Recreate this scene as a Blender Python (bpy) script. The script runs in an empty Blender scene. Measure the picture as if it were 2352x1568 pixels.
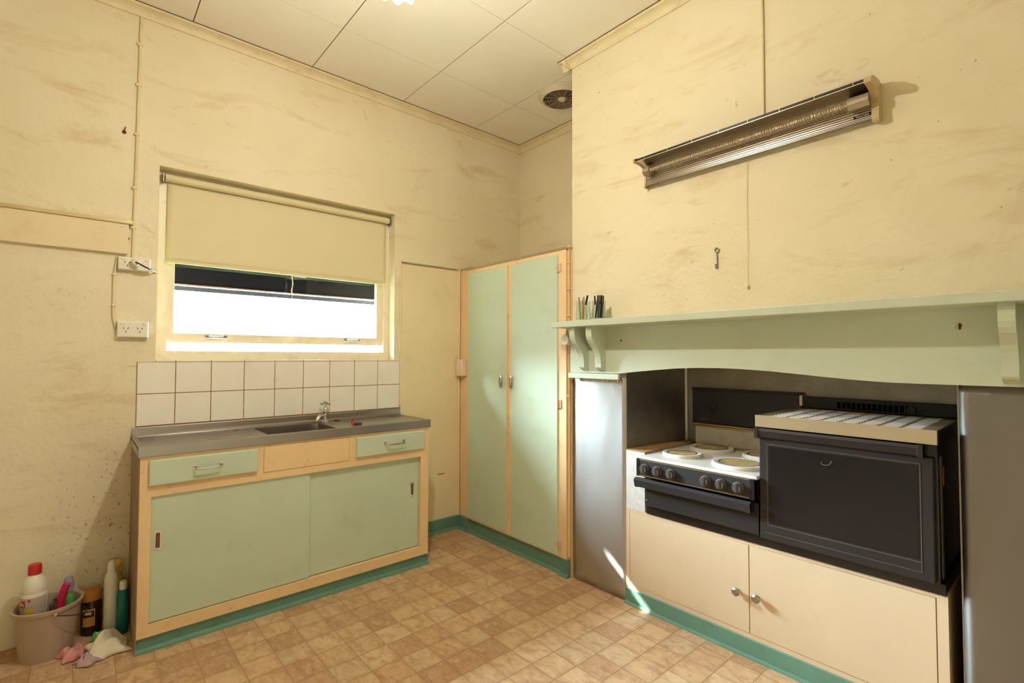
import bpy, bmesh, math, random
from mathutils import Vector, Matrix
PI = math.pi
random.seed(7)
scene = bpy.context.scene
COL = scene.collection

# ------------------------------------------------------------------ camera
CAM = Vector((2.9533, -2.6555, 1.2207))
yaw, pitch, roll, FPX = 0.8539, 0.0299, 0.0019, 1136.429
cd = bpy.data.cameras.new('camera'); cam = bpy.data.objects.new('camera', cd); COL.objects.link(cam)
fw = Vector((-math.sin(yaw)*math.cos(pitch), math.cos(yaw)*math.cos(pitch), math.sin(pitch)))
rt = Vector((math.cos(yaw), math.sin(yaw), 0)); up = rt.cross(fw)
r2 = rt*math.cos(roll)+up*math.sin(roll); u2 = up*math.cos(roll)-rt*math.sin(roll)
cam.matrix_world = Matrix(((r2.x, u2.x, -fw.x, CAM.x), (r2.y, u2.y, -fw.y, CAM.y), (r2.z, u2.z, -fw.z, CAM.z), (0, 0, 0, 1)))
cd.sensor_width = 36; cd.lens = FPX/2352*36; cd.clip_start = 0.02
scene.camera = cam

# ------------------------------------------------------------------ light and exposure
scene.view_settings.view_transform = 'Standard'; scene.view_settings.look = 'None'
scene.view_settings.gamma = 1; scene.view_settings.use_curve_mapping = False
scene.view_settings.exposure = 0.13
SKY = 580.0; LAMP_W = 48.0; SUN_W = 30.0
LAMP_POS = Vector((1.575, -1.935, 2.46))
w = bpy.data.worlds.new('sky'); scene.world = w; w.use_nodes = True
bg = w.node_tree.nodes['Background']; bg.inputs[0].default_value = (0.68, 0.85, 1.0, 1); bg.inputs[1].default_value = SKY
sd = bpy.data.lights.new('sun', 'SUN'); sd.energy = SUN_W; sd.angle = math.radians(0.53); sd.color = (1, 0.96, 0.9)
sun = bpy.data.objects.new('sun', sd); COL.objects.link(sun)
sun.rotation_euler = Vector((1, 1.0, -0.81)).to_track_quat('-Z', 'Y').to_euler(); sun.location = (-4, -6, 5)
pd = bpy.data.lights.new('window_portal', 'AREA'); pd.shape = 'RECTANGLE'; pd.size = 0.95; pd.size_y = 1.25
pd.cycles.is_portal = True
portal = bpy.data.objects.new('window_portal', pd); COL.objects.link(portal)
portal.location = (-0.158, -1.745, 1.68); portal.rotation_euler = (0, -PI/2, 0)

# ------------------------------------------------------------------ materials
def lin(c):
    return tuple((v/255/12.92 if v/255 <= 0.04045 else ((v/255+0.055)/1.055)**2.4) for v in c)
MATS = {}
class NT:
    def __init__(s, name):
        s.m = bpy.data.materials.new(name); s.m.use_nodes = True
        s.t = s.m.node_tree; s.b = s.t.nodes['Principled BSDF']
    def n(s, typ, **kw):
        nd = s.t.nodes.new(typ)
        for k, v in kw.items(): setattr(nd, k, v)
        return nd
    def l(s, a, b): s.t.links.new(a, b)
    def math(s, op, a, b=None, c=None, clamp=False):
        nd = s.n('ShaderNodeMath', operation=op); nd.use_clamp = clamp
        for i, v in enumerate((a, b, c)):
            if v is None: continue
            if isinstance(v, (int, float)): nd.inputs[i].default_value = v
            else: s.l(v, nd.inputs[i])
        return nd.outputs[0]
    def pos(s, scale=(1, 1, 1), loc=(0, 0, 0)):
        g = s.n('ShaderNodeNewGeometry'); mp = s.n('ShaderNodeMapping'); mp.inputs['Scale'].default_value = scale
        mp.inputs['Location'].default_value = loc; s.l(g.outputs['Position'], mp.inputs[0]); return mp.outputs[0]
    def noise(s, vec, scale, detail=3, rough=0.55, dist=0.0):
        nd = s.n('ShaderNodeTexNoise'); nd.inputs['Scale'].default_value = scale; nd.inputs['Detail'].default_value = detail
        nd.inputs['Roughness'].default_value = rough; nd.inputs['Distortion'].default_value = dist
        s.l(vec, nd.inputs['Vector']); return nd.outputs['Fac']
    def ramp(s, fac, lo, hi):
        nd = s.n('ShaderNodeMapRange'); nd.inputs[1].default_value = lo; nd.inputs[2].default_value = hi; s.l(fac, nd.inputs[0]); return nd.outputs[0]
    def mix(s, fac, a, b, mode='MIX'):
        nd = s.n('ShaderNodeMix', data_type='RGBA', blend_type=mode)
        if isinstance(fac, (int, float)): nd.inputs[0].default_value = fac
        else: s.l(fac, nd.inputs[0])
        for i, v in ((6, a), (7, b)):
            if isinstance(v, tuple): nd.inputs[i].default_value = (*v[:3], 1)
            else: s.l(v, nd.inputs[i])
        return nd.outputs[2]
    def bump(s, h, strength, dist):
        nd = s.n('ShaderNodeBump'); nd.inputs['Strength'].default_value = strength; nd.inputs['Distance'].default_value = dist
        s.l(h, nd.inputs['Height']); s.l(nd.outputs[0], s.b.inputs['Normal'])
def paint(name, rgb, rough=0.5, metal=0.0, var=0.06, vs=6.0, bump=0.0, bs=60, dirt=None, dirtamt=0.0, ds=9.0, spec=0.5, stretch=(1, 1, 1)):
    """painted / plastic / metal surface with slight tonal variation, grime and fine relief"""
    t = NT(name); c = lin(rgb); b = t.b
    p = t.pos(stretch); n = t.noise(p, vs, 4)
    lo = tuple(v*(1-var) for v in c); hi = tuple(min(1, v*(1+var)) for v in c)
    col = t.mix(t.ramp(n, 0.3, 0.7), lo, hi)
    if dirtamt:
        d = t.ramp(t.noise(t.pos(stretch, (3.1, 1.7, 0.4)), ds, 6, 0.65), 0.56, 0.74)
        col = t.mix(t.math('MULTIPLY', d, dirtamt), col, lin(dirt))
    t.l(col, b.inputs['Base Color'])
    b.inputs['Roughness'].default_value = rough; b.inputs['Metallic'].default_value = metal
    b.inputs['Specular IOR Level'].default_value = spec
    if bump: t.bump(t.noise(p, bs, 3), bump, 0.002)
    MATS[name] = t.m; return t.m

def wall_mat():
    t = NT('cream_plaster'); b = t.b
    p = t.pos()
    col = t.mix(t.ramp(t.noise(p, 1.3, 4), 0.3, 0.7), lin((230, 215, 176)), lin((240, 228, 196)))
    # smoky smudges brushed sideways
    s1 = t.ramp(t.noise(t.pos((1.0, 1.0, 3.2), (5, 2, 1)), 2.2, 6, 0.62, 0.6), 0.54, 0.76)
    col = t.mix(t.math('MULTIPLY', s1, 0.46), col, lin((190, 152, 88)))
    s2 = t.ramp(t.noise(t.pos((1, 1, 2.2), (1, 8, 3)), 5.5, 7, 0.7, 1.2), 0.62, 0.74)
    col = t.mix(t.math('MULTIPLY', s2, 0.38), col, lin((168, 134, 78)))
    # small chips
    s3 = t.ramp(t.noise(t.pos((1, 1, 1), (9, 1, 3)), 38, 2, 0.5), 0.75, 0.80)
    col = t.mix(t.math('MULTIPLY', s3, 0.55), col, lin((150, 112, 66)))
    # splashed grime low on the window wall beside the sink cabinet
    g = t.n('ShaderNodeNewGeometry'); xyz = t.n('ShaderNodeSeparateXYZ'); t.l(g.outputs['Position'], xyz.inputs[0])
    my = t.math('MULTIPLY', t.ramp(xyz.outputs[1], -2.80, -2.55), t.ramp(xyz.outputs[1], -2.36, -2.46))
    mz = t.math('MULTIPLY', t.ramp(xyz.outputs[2], 1.05, 0.55), t.ramp(xyz.outputs[0], 0.2, 0.1))
    sp = t.ramp(t.noise(t.pos((1, 1, 1), (4, 4, 4)), 46, 3, 0.6), 0.60, 0.68)
    col = t.mix(t.math('MULTIPLY', t.math('MULTIPLY', my, mz), t.math('MULTIPLY', sp, 0.8)), col, lin((120, 88, 50)))
    col = t.mix(t.math('MULTIPLY', t.math('MULTIPLY', my, mz), 0.25), col, lin((160, 125, 80)))
    t.l(col, b.inputs['Base Color']); b.inputs['Roughness'].default_value = 0.62; b.inputs['Specular IOR Level'].default_value = 0.3
    h = t.math('ADD', t.math('MULTIPLY', t.noise(p, 4, 4), 2.2), t.math('MULTIPLY', t.noise(p, 30, 4), 0.55))
    t.bump(h, 0.55, 0.010)
    MATS['wall'] = t.m; return t.m
TX, TY, TP = 0.624, -0.780, 0.1248
def floor_mat():
    t = NT('vinyl_tile'); b = t.b
    g = t.n('ShaderNodeNewGeometry')
    mp = t.n('ShaderNodeVectorMath', operation='SUBTRACT'); t.l(g.outputs['Position'], mp.inputs[0]); mp.inputs[1].default_value = (TX, TY, 0)
    dv = t.n('ShaderNodeVectorMath', operation='SCALE'); t.l(mp.outputs[0], dv.inputs[0]); dv.inputs[3].default_value = 1/TP
    fl = t.n('ShaderNodeVectorMath', operation='FLOOR'); t.l(dv.outputs[0], fl.inputs[0])
    zr = t.n('ShaderNodeVectorMath', operation='MULTIPLY'); t.l(fl.outputs[0], zr.inputs[0]); zr.inputs[1].default_value = (1, 1, 0)
    wn = t.n('ShaderNodeTexWhiteNoise'); wn.noise_dimensions = '3D'; t.l(zr.outputs[0], wn.inputs['Vector'])
    off = t.n('ShaderNodeVectorMath', operation='SCALE'); t.l(wn.outputs['Color'], off.inputs[0]); off.inputs[3].default_value = 40
    pv = t.n('ShaderNodeVectorMath', operation='ADD'); t.l(g.outputs['Position'], pv.inputs[0]); t.l(off.outputs[0], pv.inputs[1])
    st = t.n('ShaderNodeMapping'); st.inputs['Scale'].default_value = (1, 1.7, 1); t.l(pv.outputs[0], st.inputs[0])
    cr = t.n('ShaderNodeValToRGB'); e = cr.color_ramp.elements
    e[0].position = 0; e[0].color = (*lin((186, 146, 110)), 1); e[1].position = 1; e[1].color = (*lin((222, 190, 148)), 1)
    for q, c in ((0.12, (198, 158, 120)), (0.4, (210, 174, 132)), (0.62, (216, 180, 138)), (0.8, (206, 176, 138))):
        x = e.new(q); x.color = (*lin(c), 1)
    t.l(wn.outputs['Value'], cr.inputs[0])
    n1 = t.ramp(t.noise(st.outputs[0], 13, 5, 0.6, 0.8), 0.42, 0.68)
    col = t.mix(t.math('MULTIPLY', n1, 0.66), cr.outputs[0], lin((166, 120, 86)))
    n2 = t.ramp(t.noise(st.outputs[0], 24, 5, 0.65, 1.0), 0.52, 0.70)
    col = t.mix(t.math('MULTIPLY', n2, 0.55), col, lin((228, 196, 150)))
    n3 = t.ramp(t.noise(st.outputs[0], 34, 4, 0.6, 0.6), 0.62, 0.72)
    col = t.mix(t.math('MULTIPLY', n3, 0.6), col, lin((148, 98, 72)))
    # printed brown rim fading in from the tile edges
    fr = t.n('ShaderNodeVectorMath', operation='SUBTRACT'); t.l(dv.outputs[0], fr.inputs[0]); t.l(fl.outputs[0], fr.inputs[1])
    xy = t.n('ShaderNodeSeparateXYZ'); t.l(fr.outputs[0], xy.inputs[0])
    ex = t.math('ABSOLUTE', t.math('SUBTRACT', xy.outputs[0], 0.5)); ey = t.math('ABSOLUTE', t.math('SUBTRACT', xy.outputs[1], 0.5))
    ed = t.math('ADD', t.math('MAXIMUM', ex, ey), t.math('MULTIPLY', t.math('SUBTRACT', t.noise(st.outputs[0], 9, 3), 0.5), 0.55))
    col = t.mix(t.math('MULTIPLY', t.ramp(ed, 0.36, 0.54), 0.34), col, lin((164, 122, 86)))
    t.l(col, b.inputs['Base Color']); b.inputs['Roughness'].default_value = 0.38; b.inputs['Specular IOR Level'].default_value = 0.35
    t.bump(t.noise(g.outputs['Position'], 40, 3), 0.15, 0.002)
    MATS['floor'] = t.m; return t.m
def ceil_mat():
    t = NT('ceiling_board'); b = t.b; p = t.pos()
    col = t.mix(t.ramp(t.noise(p, 1.6, 4), 0.3, 0.7), lin((236, 227, 208)), lin((243, 236, 220)))
    t.l(col, b.inputs['Base Color']); b.inputs['Roughness'].default_value = 0.8; b.inputs['Specular IOR Level'].default_value = 0.2
    t.bump(t.noise(p, 90, 3), 0.12, 0.002); MATS['ceil'] = t.m
def steel_mat(name, rgb, rough, wav=0.0, ws=4.0, stretch=(1, 1, 1), grime=0.0, aniso=0.0):
    t = NT(name); b = t.b; c = lin(rgb); p = t.pos(stretch)
    n = t.ramp(t.noise(p, 7, 5, 0.6), 0.3, 0.7)
    col = t.mix(n, tuple(v*0.95 for v in c), tuple(min(1, v*1.04) for v in c))
    if grime:
        d = t.ramp(t.noise(t.pos((1, 1, 1), (2, 5, 1)), 9, 6, 0.7), 0.45, 0.75)
        col = t.mix(t.math('MULTIPLY', d, grime), col, lin((96, 70, 42)))
    t.l(col, b.inputs['Base Color']); b.inputs['Metallic'].default_value = 1.0
    rr = t.math('ADD', t.math('MULTIPLY', n, 0.05), rough); t.l(rr, b.inputs['Roughness'])
    if aniso:
        tg = t.n('ShaderNodeTangent'); tg.direction_type = 'RADIAL'; tg.axis = 'Z'; t.l(tg.outputs[0], b.inputs['Tangent']); b.inputs['Anisotropic'].default_value = aniso; b.inputs['Anisotropic Rotation'].default_value = 0.25
    if wav:
        h = t.math('ADD', t.noise(p, ws, 2, 0.4), t.math('MULTIPLY', t.noise(p, 60, 3), 0.01))
        t.bump(h, wav, 0.05)
    MATS[name] = t.m
def glass_mat(name, rgb, rough=0.0, alpha=0.9):
    """thin clear glass that lets light through"""
    t = NT(name); t.t.nodes.remove(t.b); out = t.t.nodes['Material Output']
    tr = t.n('ShaderNodeBsdfTransparent'); tr.inputs[0].default_value = (*rgb, 1)
    gl = t.n('ShaderNodeBsdfGlossy'); gl.inputs['Roughness'].default_value = rough
    lw = t.n('ShaderNodeLayerWeight'); lw.inputs[0].default_value = 0.5
    fr = t.math('ADD', t.math('MULTIPLY', t.math('POWER', lw.outputs['Facing'], 4.0), 0.6), 0.03)
    mx = t.n('ShaderNodeMixShader'); t.l(fr, mx.inputs[0]); t.l(tr.outputs[0], mx.inputs[1]); t.l(gl.outputs[0], mx.inputs[2])
    t.l(mx.outputs[0], out.inputs[0]); MATS[name] = t.m
wall_mat(); floor_mat(); ceil_mat()
steel_mat('steel', (168, 162, 156), 0.27, 0.0, 9)
steel_mat('steel_pier', (190, 186, 180), 0.42, 0.40, 3.0, (1, 1, 0.45), 0.0, 0.6)
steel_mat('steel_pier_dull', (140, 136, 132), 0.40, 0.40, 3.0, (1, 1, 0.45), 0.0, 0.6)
steel_mat('steel_inner', (158, 154, 146), 0.42, 0.25, 4, (1, 1, 1), 0.3)
steel_mat('steel_top', (168, 160, 146), 0.30, 0.05, 9, (1, 1, 1), 0.25)
steel_mat('chrome', (205, 203, 198), 0.12)
steel_mat('reflector', (186, 174, 154), 0.32)
steel_mat('aluminium', (196, 186, 160), 0.32)
paint('strip_metal', (226, 210, 158), 0.3, metal=0.55, var=0.1)
steel_mat('brass', (190, 165, 110), 0.3)
steel_mat('rust', (120, 70, 45), 0.7)
glass_mat('pane', (0.96, 0.98, 0.98)); glass_mat('jar', (0.93, 0.96, 0.95), 0.02)
P = paint
P('mint', (199, 212, 184), 0.32, var=0.03, vs=3, dirt=(150, 150, 100), dirtamt=0.18, ds=5, bump=0.05, bs=30)
P('mint_mantel', (206, 214, 190), 0.38, var=0.03, vs=4, dirt=(150, 140, 90), dirtamt=0.15, bump=0.06, bs=40)
P('peach', (238, 204, 152), 0.42, var=0.035, vs=5, dirt=(140, 86, 44), dirtamt=0.25, ds=16, bump=0.05, bs=40)
P('peach_pale', (214, 188, 152), 0.4, var=0.03, vs=4, dirt=(180, 130, 80), dirtamt=0.12)
P('cream_panel', (238, 220, 176), 0.34, var=0.04, vs=3, dirt=(180, 140, 80), dirtamt=0.2, ds=4)
P('teal', (102, 142, 122), 0.35, var=0.06, vs=8, dirt=(40, 70, 55), dirtamt=0.3)
P('cornice', (230, 214, 172), 0.5, var=0.05, vs=8, dirt=(170, 130, 70), dirtamt=0.35, ds=12, stretch=(1, 1, 3))
P('wall_far', (172, 155, 122), 0.7, var=0.06, vs=2)
P('joint', (104, 78, 48), 0.8)
P('grout', (172, 126, 72), 0.85, var=0.25, vs=25)
P('floor_joint', (168, 134, 94), 0.8)
P('white_tile', (242, 234, 218), 0.14, var=0.02, vs=10, dirt=(190, 160, 110), dirtamt=0.12)
P('cream_wood', (236, 216, 176), 0.4, var=0.04, dirt=(130, 90, 50), dirtamt=0.2)
P('window_paint', (240, 226, 196), 0.35, var=0.03, dirt=(150, 110, 70), dirtamt=0.25, ds=14)
P('blind', (226, 212, 168), 0.7, var=0.02, vs=2, bump=0.1, bs=300)
P('cord', (232, 220, 184), 0.8)
P('white_plastic', (235, 224, 198), 0.35, var=0.02)
P('socket_white', (240, 232, 212), 0.3, var=0.02)
P('slot_black', (10, 10, 10), 0.9, spec=0.1); P('dark_slot', (40, 34, 28), 0.7)
P('black_enamel', (30, 28, 28), 0.25, var=0.1)
P('black_panel', (44, 43, 44), 0.42, var=0.1, spec=0.35)
P('tray_metal', (196, 178, 146), 0.36, metal=0.5, var=0.06); P('louvre_metal', (228, 224, 220), 0.35, metal=0.2)
P('oven_brown', (44, 39, 37), 0.42, var=0.08, spec=0.3)
P('oven_glass', (32, 28, 27), 0.22, var=0.12, vs=3, spec=0.3)
P('line_grey', (96, 86, 78), 0.4)
P('knob_brown', (74, 66, 60), 0.4)
P('knob_dark', (34, 31, 30), 0.4)
P('enamel_white', (226, 220, 206), 0.22, var=0.03, dirt=(150, 110, 60), dirtamt=0.25, ds=10)
P('hotplate', (180, 156, 104), 0.45, var=0.2, vs=30, dirt=(74, 38, 18), dirtamt=0.95, ds=14)
P('coil', (52, 44, 40), 0.5, metal=0.4)
P('speckled', (206, 200, 190), 0.5, var=0.10, vs=40)
P('filler_top', (170, 132, 84), 0.5, var=0.12, vs=8, stretch=(1, 4, 1))
P('heater_beige', (200, 174, 128), 0.35)
P('lettering', (225, 215, 190), 0.4)
P('ceramic', (226, 206, 178), 0.4)
P('bucket', (178, 156, 134), 0.4, var=0.03, dirt=(140, 100, 76), dirtamt=0.2)
P('bottle_white', (232, 226, 206), 0.3, var=0.02)
P('red', (196, 30, 34), 0.35); P('yellow', (220, 190, 60), 0.4); P('magenta', (198, 30, 78), 0.35)
P('green_bright', (96, 176, 84), 0.35); P('teal_bottle', (18, 112, 100), 0.25); P('brown_jar', (58, 38, 26), 0.25)
P('orange_lid', (184, 112, 44), 0.4); P('orange_label', (206, 140, 62), 0.5); P('label_grey', (190, 176, 160), 0.5)
P('pink_cloth', (222, 150, 142), 0.9, var=0.08, vs=40); P('white_cloth', (232, 220, 190), 0.95, var=0.06, vs=30, bump=0.5, bs=80)
P('lilac_cloth', (190, 160, 160), 0.9); P('brush_dark', (84, 62, 52), 0.8); P('cup_brown', (112, 78, 58), 0.35, metal=0.5); P('bead', (196, 150, 96), 0.6); P('blocker_dark', (62, 60, 52), 0.9, var=0.1); P('side_board', (150, 124, 96), 0.7, var=0.15)
P('pen_black', (30, 28, 36), 0.3); P('pen_purple', (64, 46, 70), 0.5); P('pen_yellow', (206, 160, 50), 0.35); P('pen_grey', (150, 146, 156), 0.3)
P('pen_teal', (60, 110, 112), 0.35); P('pen_brown', (82, 64, 50), 0.4); P('pen_white', (226, 222, 214), 0.35)
P('awning', (3, 3, 4), 0.9, var=0.15, vs=10, spec=0.0); P('awning_trim', (70, 44, 30), 0.5); P('awning_rail', (24, 23, 25), 0.9, spec=0.0)
P('concrete', (84, 92, 66), 0.95, var=0.2); P('vent_plastic', (206, 190, 160), 0.45); P('vent_dark', (124, 102, 84), 0.6)
P('green_button', (70, 150, 90), 0.35); P('rubber', (48, 46, 46), 0.6)
P('conduit_paint', (232, 214, 170), 0.5, var=0.05, dirt=(150, 105, 60), dirtamt=0.35, ds=30)
t = NT('lamp_shade'); t.t.nodes.remove(t.b)
tr = t.n('ShaderNodeBsdfTransparent'); em = t.n('ShaderNodeEmission'); em.inputs[0].default_value = (1, 0.86, 0.62, 1); em.inputs[1].default_value = 5.0
mx = t.n('ShaderNodeMixShader'); mx.inputs[0].default_value = 0.25; t.l(tr.outputs[0], mx.inputs[1]); t.l(em.outputs[0], mx.inputs[2])
t.l(mx.outputs[0], t.t.nodes['Material Output'].inputs[0]); MATS['lamp_shade'] = t.m
t = NT('bulb'); t.t.nodes.remove(t.b); em = t.n('ShaderNodeEmission'); em.inputs[0].default_value = (1, 0.85, 0.6, 1); em.inputs[1].default_value = 12
t.l(em.outputs[0], t.t.nodes['Material Output'].inputs[0]); MATS['bulb'] = t.m

# ------------------------------------------------------------------ mesh helpers (all shapes in room coordinates)
class MB:
    def __init__(s): s.bm = bmesh.new(); s.sm = False
    def box(s, x0, x1, y0, y1, z0, z1, bev=0.0, seg=1):
        x0, x1 = sorted((x0, x1)); y0, y1 = sorted((y0, y1)); z0, z1 = sorted((z0, z1))
        vs = [s.bm.verts.new((x, y, z)) for x in (x0, x1) for y in (y0, y1) for z in (z0, z1)]
        F = [(0, 1, 3, 2), (4, 6, 7, 5), (0, 4, 5, 1), (2, 3, 7, 6), (0, 2, 6, 4), (1, 5, 7, 3)]
        fs = [s.bm.faces.new([vs[i] for i in f]) for f in F]
        if bev:
            es = list({e for f in fs for e in f.edges})
            bmesh.ops.bevel(s.bm, geom=es, offset=bev, segments=seg, affect='EDGES', profile=0.5, clamp_overlap=True)
        return s
    def prism(s, poly, axis, lo, hi, smooth=False):
        def pt(a, b, c): return {'X': (c, a, b), 'Y': (a, c, b), 'Z': (a, b, c)}[axis]
        A = [s.bm.verts.new(pt(a, b, lo)) for a, b in poly]; B = [s.bm.verts.new(pt(a, b, hi)) for a, b in poly]
        n = len(poly)
        for i in range(n): s.bm.faces.new((A[i], A[(i+1) % n], B[(i+1) % n], B[i]))
        s.bm.faces.new(A[::-1]); s.bm.faces.new(B)
        return s
    def sheet(s, prof, axis, lo, hi, th=0.0015):
        """bent sheet of thickness th: open profile swept along an axis"""
        out = []
        n = len(prof)
        for i, (a, b) in enumerate(prof):
            p = prof[max(0, i-1)]; q = prof[min(n-1, i+1)]
            dx, dy = q[0]-p[0], q[1]-p[1]; L = math.hypot(dx, dy) or 1
            out.append((a-dy/L*th, b+dx/L*th))
        return s.prism(list(prof)+out[::-1], axis, lo, hi)
    def lathe(s, prof, c, seg=32, a0=0.0, a1=2*PI, axis='Z', warp=None):
        full = abs(a1-a0-2*PI) < 1e-6; n = seg if full else seg+1
        def pt(r, h, a):
            if warp: r, h = warp(r, h, a)
            x, y = r*math.cos(a), r*math.sin(a)
            return {'Z': (c[0]+x, c[1]+y, c[2]+h), 'Y': (c[0]+x, c[1]+h, c[2]+y), 'X': (c[0]+h, c[1]+x, c[2]+y)}[axis]
        rings = []
        for r, h in prof:
            if r < 1e-6: rings.append([s.bm.verts.new(pt(0, h, 0))])
            else: rings.append([s.bm.verts.new(pt(r, h, a0+(a1-a0)*i/seg)) for i in range(n)])
        for A, B in zip(rings, rings[1:]):
            m = seg
            for i in range(m):
                j = (i+1) % n if full else i+1
                try:
                    if len(A) == 1 and len(B) == 1: continue
                    if len(A) == 1: s.bm.faces.new((A[0], B[j], B[i]))
                    elif len(B) == 1: s.bm.faces.new((A[i], A[j], B[0]))
                    else: s.bm.faces.new((A[i], A[j], B[j], B[i]))
                except ValueError: pass
        s.sm = True; return s
    def tube(s, pts, r, seg=8, caps=True, r_end=None):
        pts = [Vector(p) for p in pts]; n = len(pts); rings = []
        d0 = (pts[1]-pts[0]).normalized(); ref = Vector((0, 0, 1)) if abs(d0.z) < 0.9 else Vector((1, 0, 0))
        nx = d0.cross(ref).normalized()
        for i, p in enumerate(pts):
            d = (pts[min(n-1, i+1)]-pts[max(0, i-1)]).normalized()
            nx = (nx-d*nx.dot(d)).normalized(); ny = d.cross(nx)
            rr = r if r_end is None else r+(r_end-r)*i/(n-1)
            rings.append([s.bm.verts.new(p+nx*rr*math.cos(2*PI*k/seg)+ny*rr*math.sin(2*PI*k/seg)) for k in range(seg)])
        for A, B in zip(rings, rings[1:]):
            for k in range(seg): s.bm.faces.new((A[k], A[(k+1) % seg], B[(k+1) % seg], B[k]))
        if caps: s.bm.faces.new(rings[0][::-1]); s.bm.faces.new(rings[-1])
        s.sm = True; return s
    def grid(s, fn, nu, nv):
        V = [[s.bm.verts.new(fn(i/nu, j/nv)) for j in range(nv+1)] for i in range(nu+1)]
        for i in range(nu):
            for j in range(nv): s.bm.faces.new((V[i][j], V[i+1][j], V[i+1][j+1], V[i][j+1]))
        s.sm = True; return s
    def build(s, name, mat, parent=None, smooth=None, kind=None, solid=0.0, angle=35):
        bmesh.ops.recalc_face_normals(s.bm, faces=s.bm.faces)
        org = Vector((0, 0, 0)); q = parent
        while q is not None: org += q.location; q = q.parent
        if parent is None:
            xs = [v.co for v in s.bm.verts]
            org = Vector(((min(v.x for v in xs)+max(v.x for v in xs))/2, (min(v.y for v in xs)+max(v.y for v in xs))/2, min(v.z for v in xs)))
        bmesh.ops.translate(s.bm, verts=s.bm.verts, vec=-org)
        me = bpy.data.meshes.new(name); 
        sm = s.sm if smooth is None else smooth
        if sm:
            for f in s.bm.faces: f.smooth = True
            for e in s.bm.edges:
                if len(e.link_faces) == 2 and e.calc_face_angle(0) > math.radians(angle): e.smooth = False
        s.bm.to_mesh(me); s.bm.free(); me.materials.append(MATS[mat])
        o = bpy.data.objects.new(name, me); COL.objects.link(o)
        if parent is None: o.location = org
        else: o.parent = parent
        if kind: o['kind'] = kind
        if solid:
            md = o.modifiers.new('thickness', 'SOLIDIFY'); md.thickness = solid; md.offset = 0
        return o
def tag(o, label, cat, group=None):
    o['label'] = label; o['category'] = cat
    if group: o['group'] = group
    return o
def thing(name, loc, label, cat, group=None, kind=None):
    o = bpy.data.objects.new(name, None); COL.objects.link(o); o.location = loc; o.empty_display_size = 0.05
    if kind: o['kind'] = kind
    return tag(o, label, cat, group)
def struct(name, mb, mat, label=None, smooth=None):
    o = mb.build(name, mat, kind='structure', smooth=smooth)
    if label: o['label'] = label
    return o
def box1(name, mat, parent, *a, **k): return MB().box(*a, **k).build(name, mat, parent)
def text_mesh(name, body, size, mat, parent, origin, xdir, ydir, depth=0.0006):
    cu = bpy.data.curves.new(name, 'FONT'); cu.body = body; cu.size = size; cu.extrude = depth; cu.align_x = 'CENTER'; cu.align_y = 'CENTER'
    tmp = bpy.data.objects.new(name+'_tmp', cu); COL.objects.link(tmp); bpy.context.view_layer.update()
    me = bpy.data.meshes.new_from_object(tmp.evaluated_get(bpy.context.evaluated_depsgraph_get()))
    bpy.data.objects.remove(tmp); bpy.data.curves.remove(cu)
    xd, yd = Vector(xdir).normalized(), Vector(ydir).normalized(); zd = xd.cross(yd)
    org = Vector((0, 0, 0)); q = parent
    while q is not None: org += q.location; q = q.parent
    for v in me.vertices: v.co = Vector(origin)-org+xd*v.co.x+yd*v.co.y+zd*v.co.z
    me.materials.clear(); me.materials.append(MATS[mat]); me.name = name
    o = bpy.data.objects.new(name, me); COL.objects.link(o); o.parent = parent
    return o

# ------------------------------------------------------------------ the room shell
H = 2.9; RX = 4.15; RY = -4.35
W0, W1, WZ0, WZ1 = -2.381, -1.108, 1.193, 2.156          # window opening in the left wall
CHX0, CHX1, CHY = 1.081, 3.065, -0.572                    # chimney breast
OPX0, OPX1, OPZ = 1.441, 2.701, 1.24                      # fireplace opening
fl = struct('floor', MB().box(0, RX, RY, 0, -0.12, -0.0008), 'floor_joint', 'brown mottled square-pattern vinyl floor')
tm = bpy.data.meshes.new('floor_tile'); bm = bmesh.new()
hw = TP/2-0.0011
m_ = MB(); m_.box(-hw, hw, -hw, hw, -0.0007, 0.0, bev=0.0003); m_.bm.to_mesh(tm); m_.bm.free(); tm.materials.append(MATS['floor'])
cells = []
for i in range(-6, 30):
    for j in range(-30, 8):
        x, y = TX+(i+0.5)*TP, TY+(j+0.5)*TP
        if x+hw < 0.01 or x-hw > RX or y-hw > -0.01 or y+hw < RY: continue
        d = Vector((x, y, 0))-CAM; z = d.dot(fw)
        vis = False
        if z > 0.1:
            uu = 1176+FPX*d.dot(r2)/z; vv = 784-FPX*d.dot(u2)/z
            vis = -60 < uu < 2400 and vv < 1680 and not (x > CHX0 and y > CHY-0.05) and y < -0.5
        cells.append((0 if vis else 1, (d.length), x, y))
cells.sort()
rest = MB()
for k, (v, dist, x, y) in enumerate(cells):
    x0, x1, y0, y1 = max(0.001, x-hw), min(RX, x+hw), max(RY, y-hw), min(-0.001, y+hw)
    if k < 290 and x-hw > 0 and y+hw < 0:
        o = bpy.data.objects.new('floor_tile', tm); COL.objects.link(o); o.parent = fl
        o.location = Vector((x, y, 0))-fl.location
    else: rest.box(x0, x1, y0, y1, -0.0007, 0)
o = rest.build('floor_tiling', 'floor', fl, kind='stuff')
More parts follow.
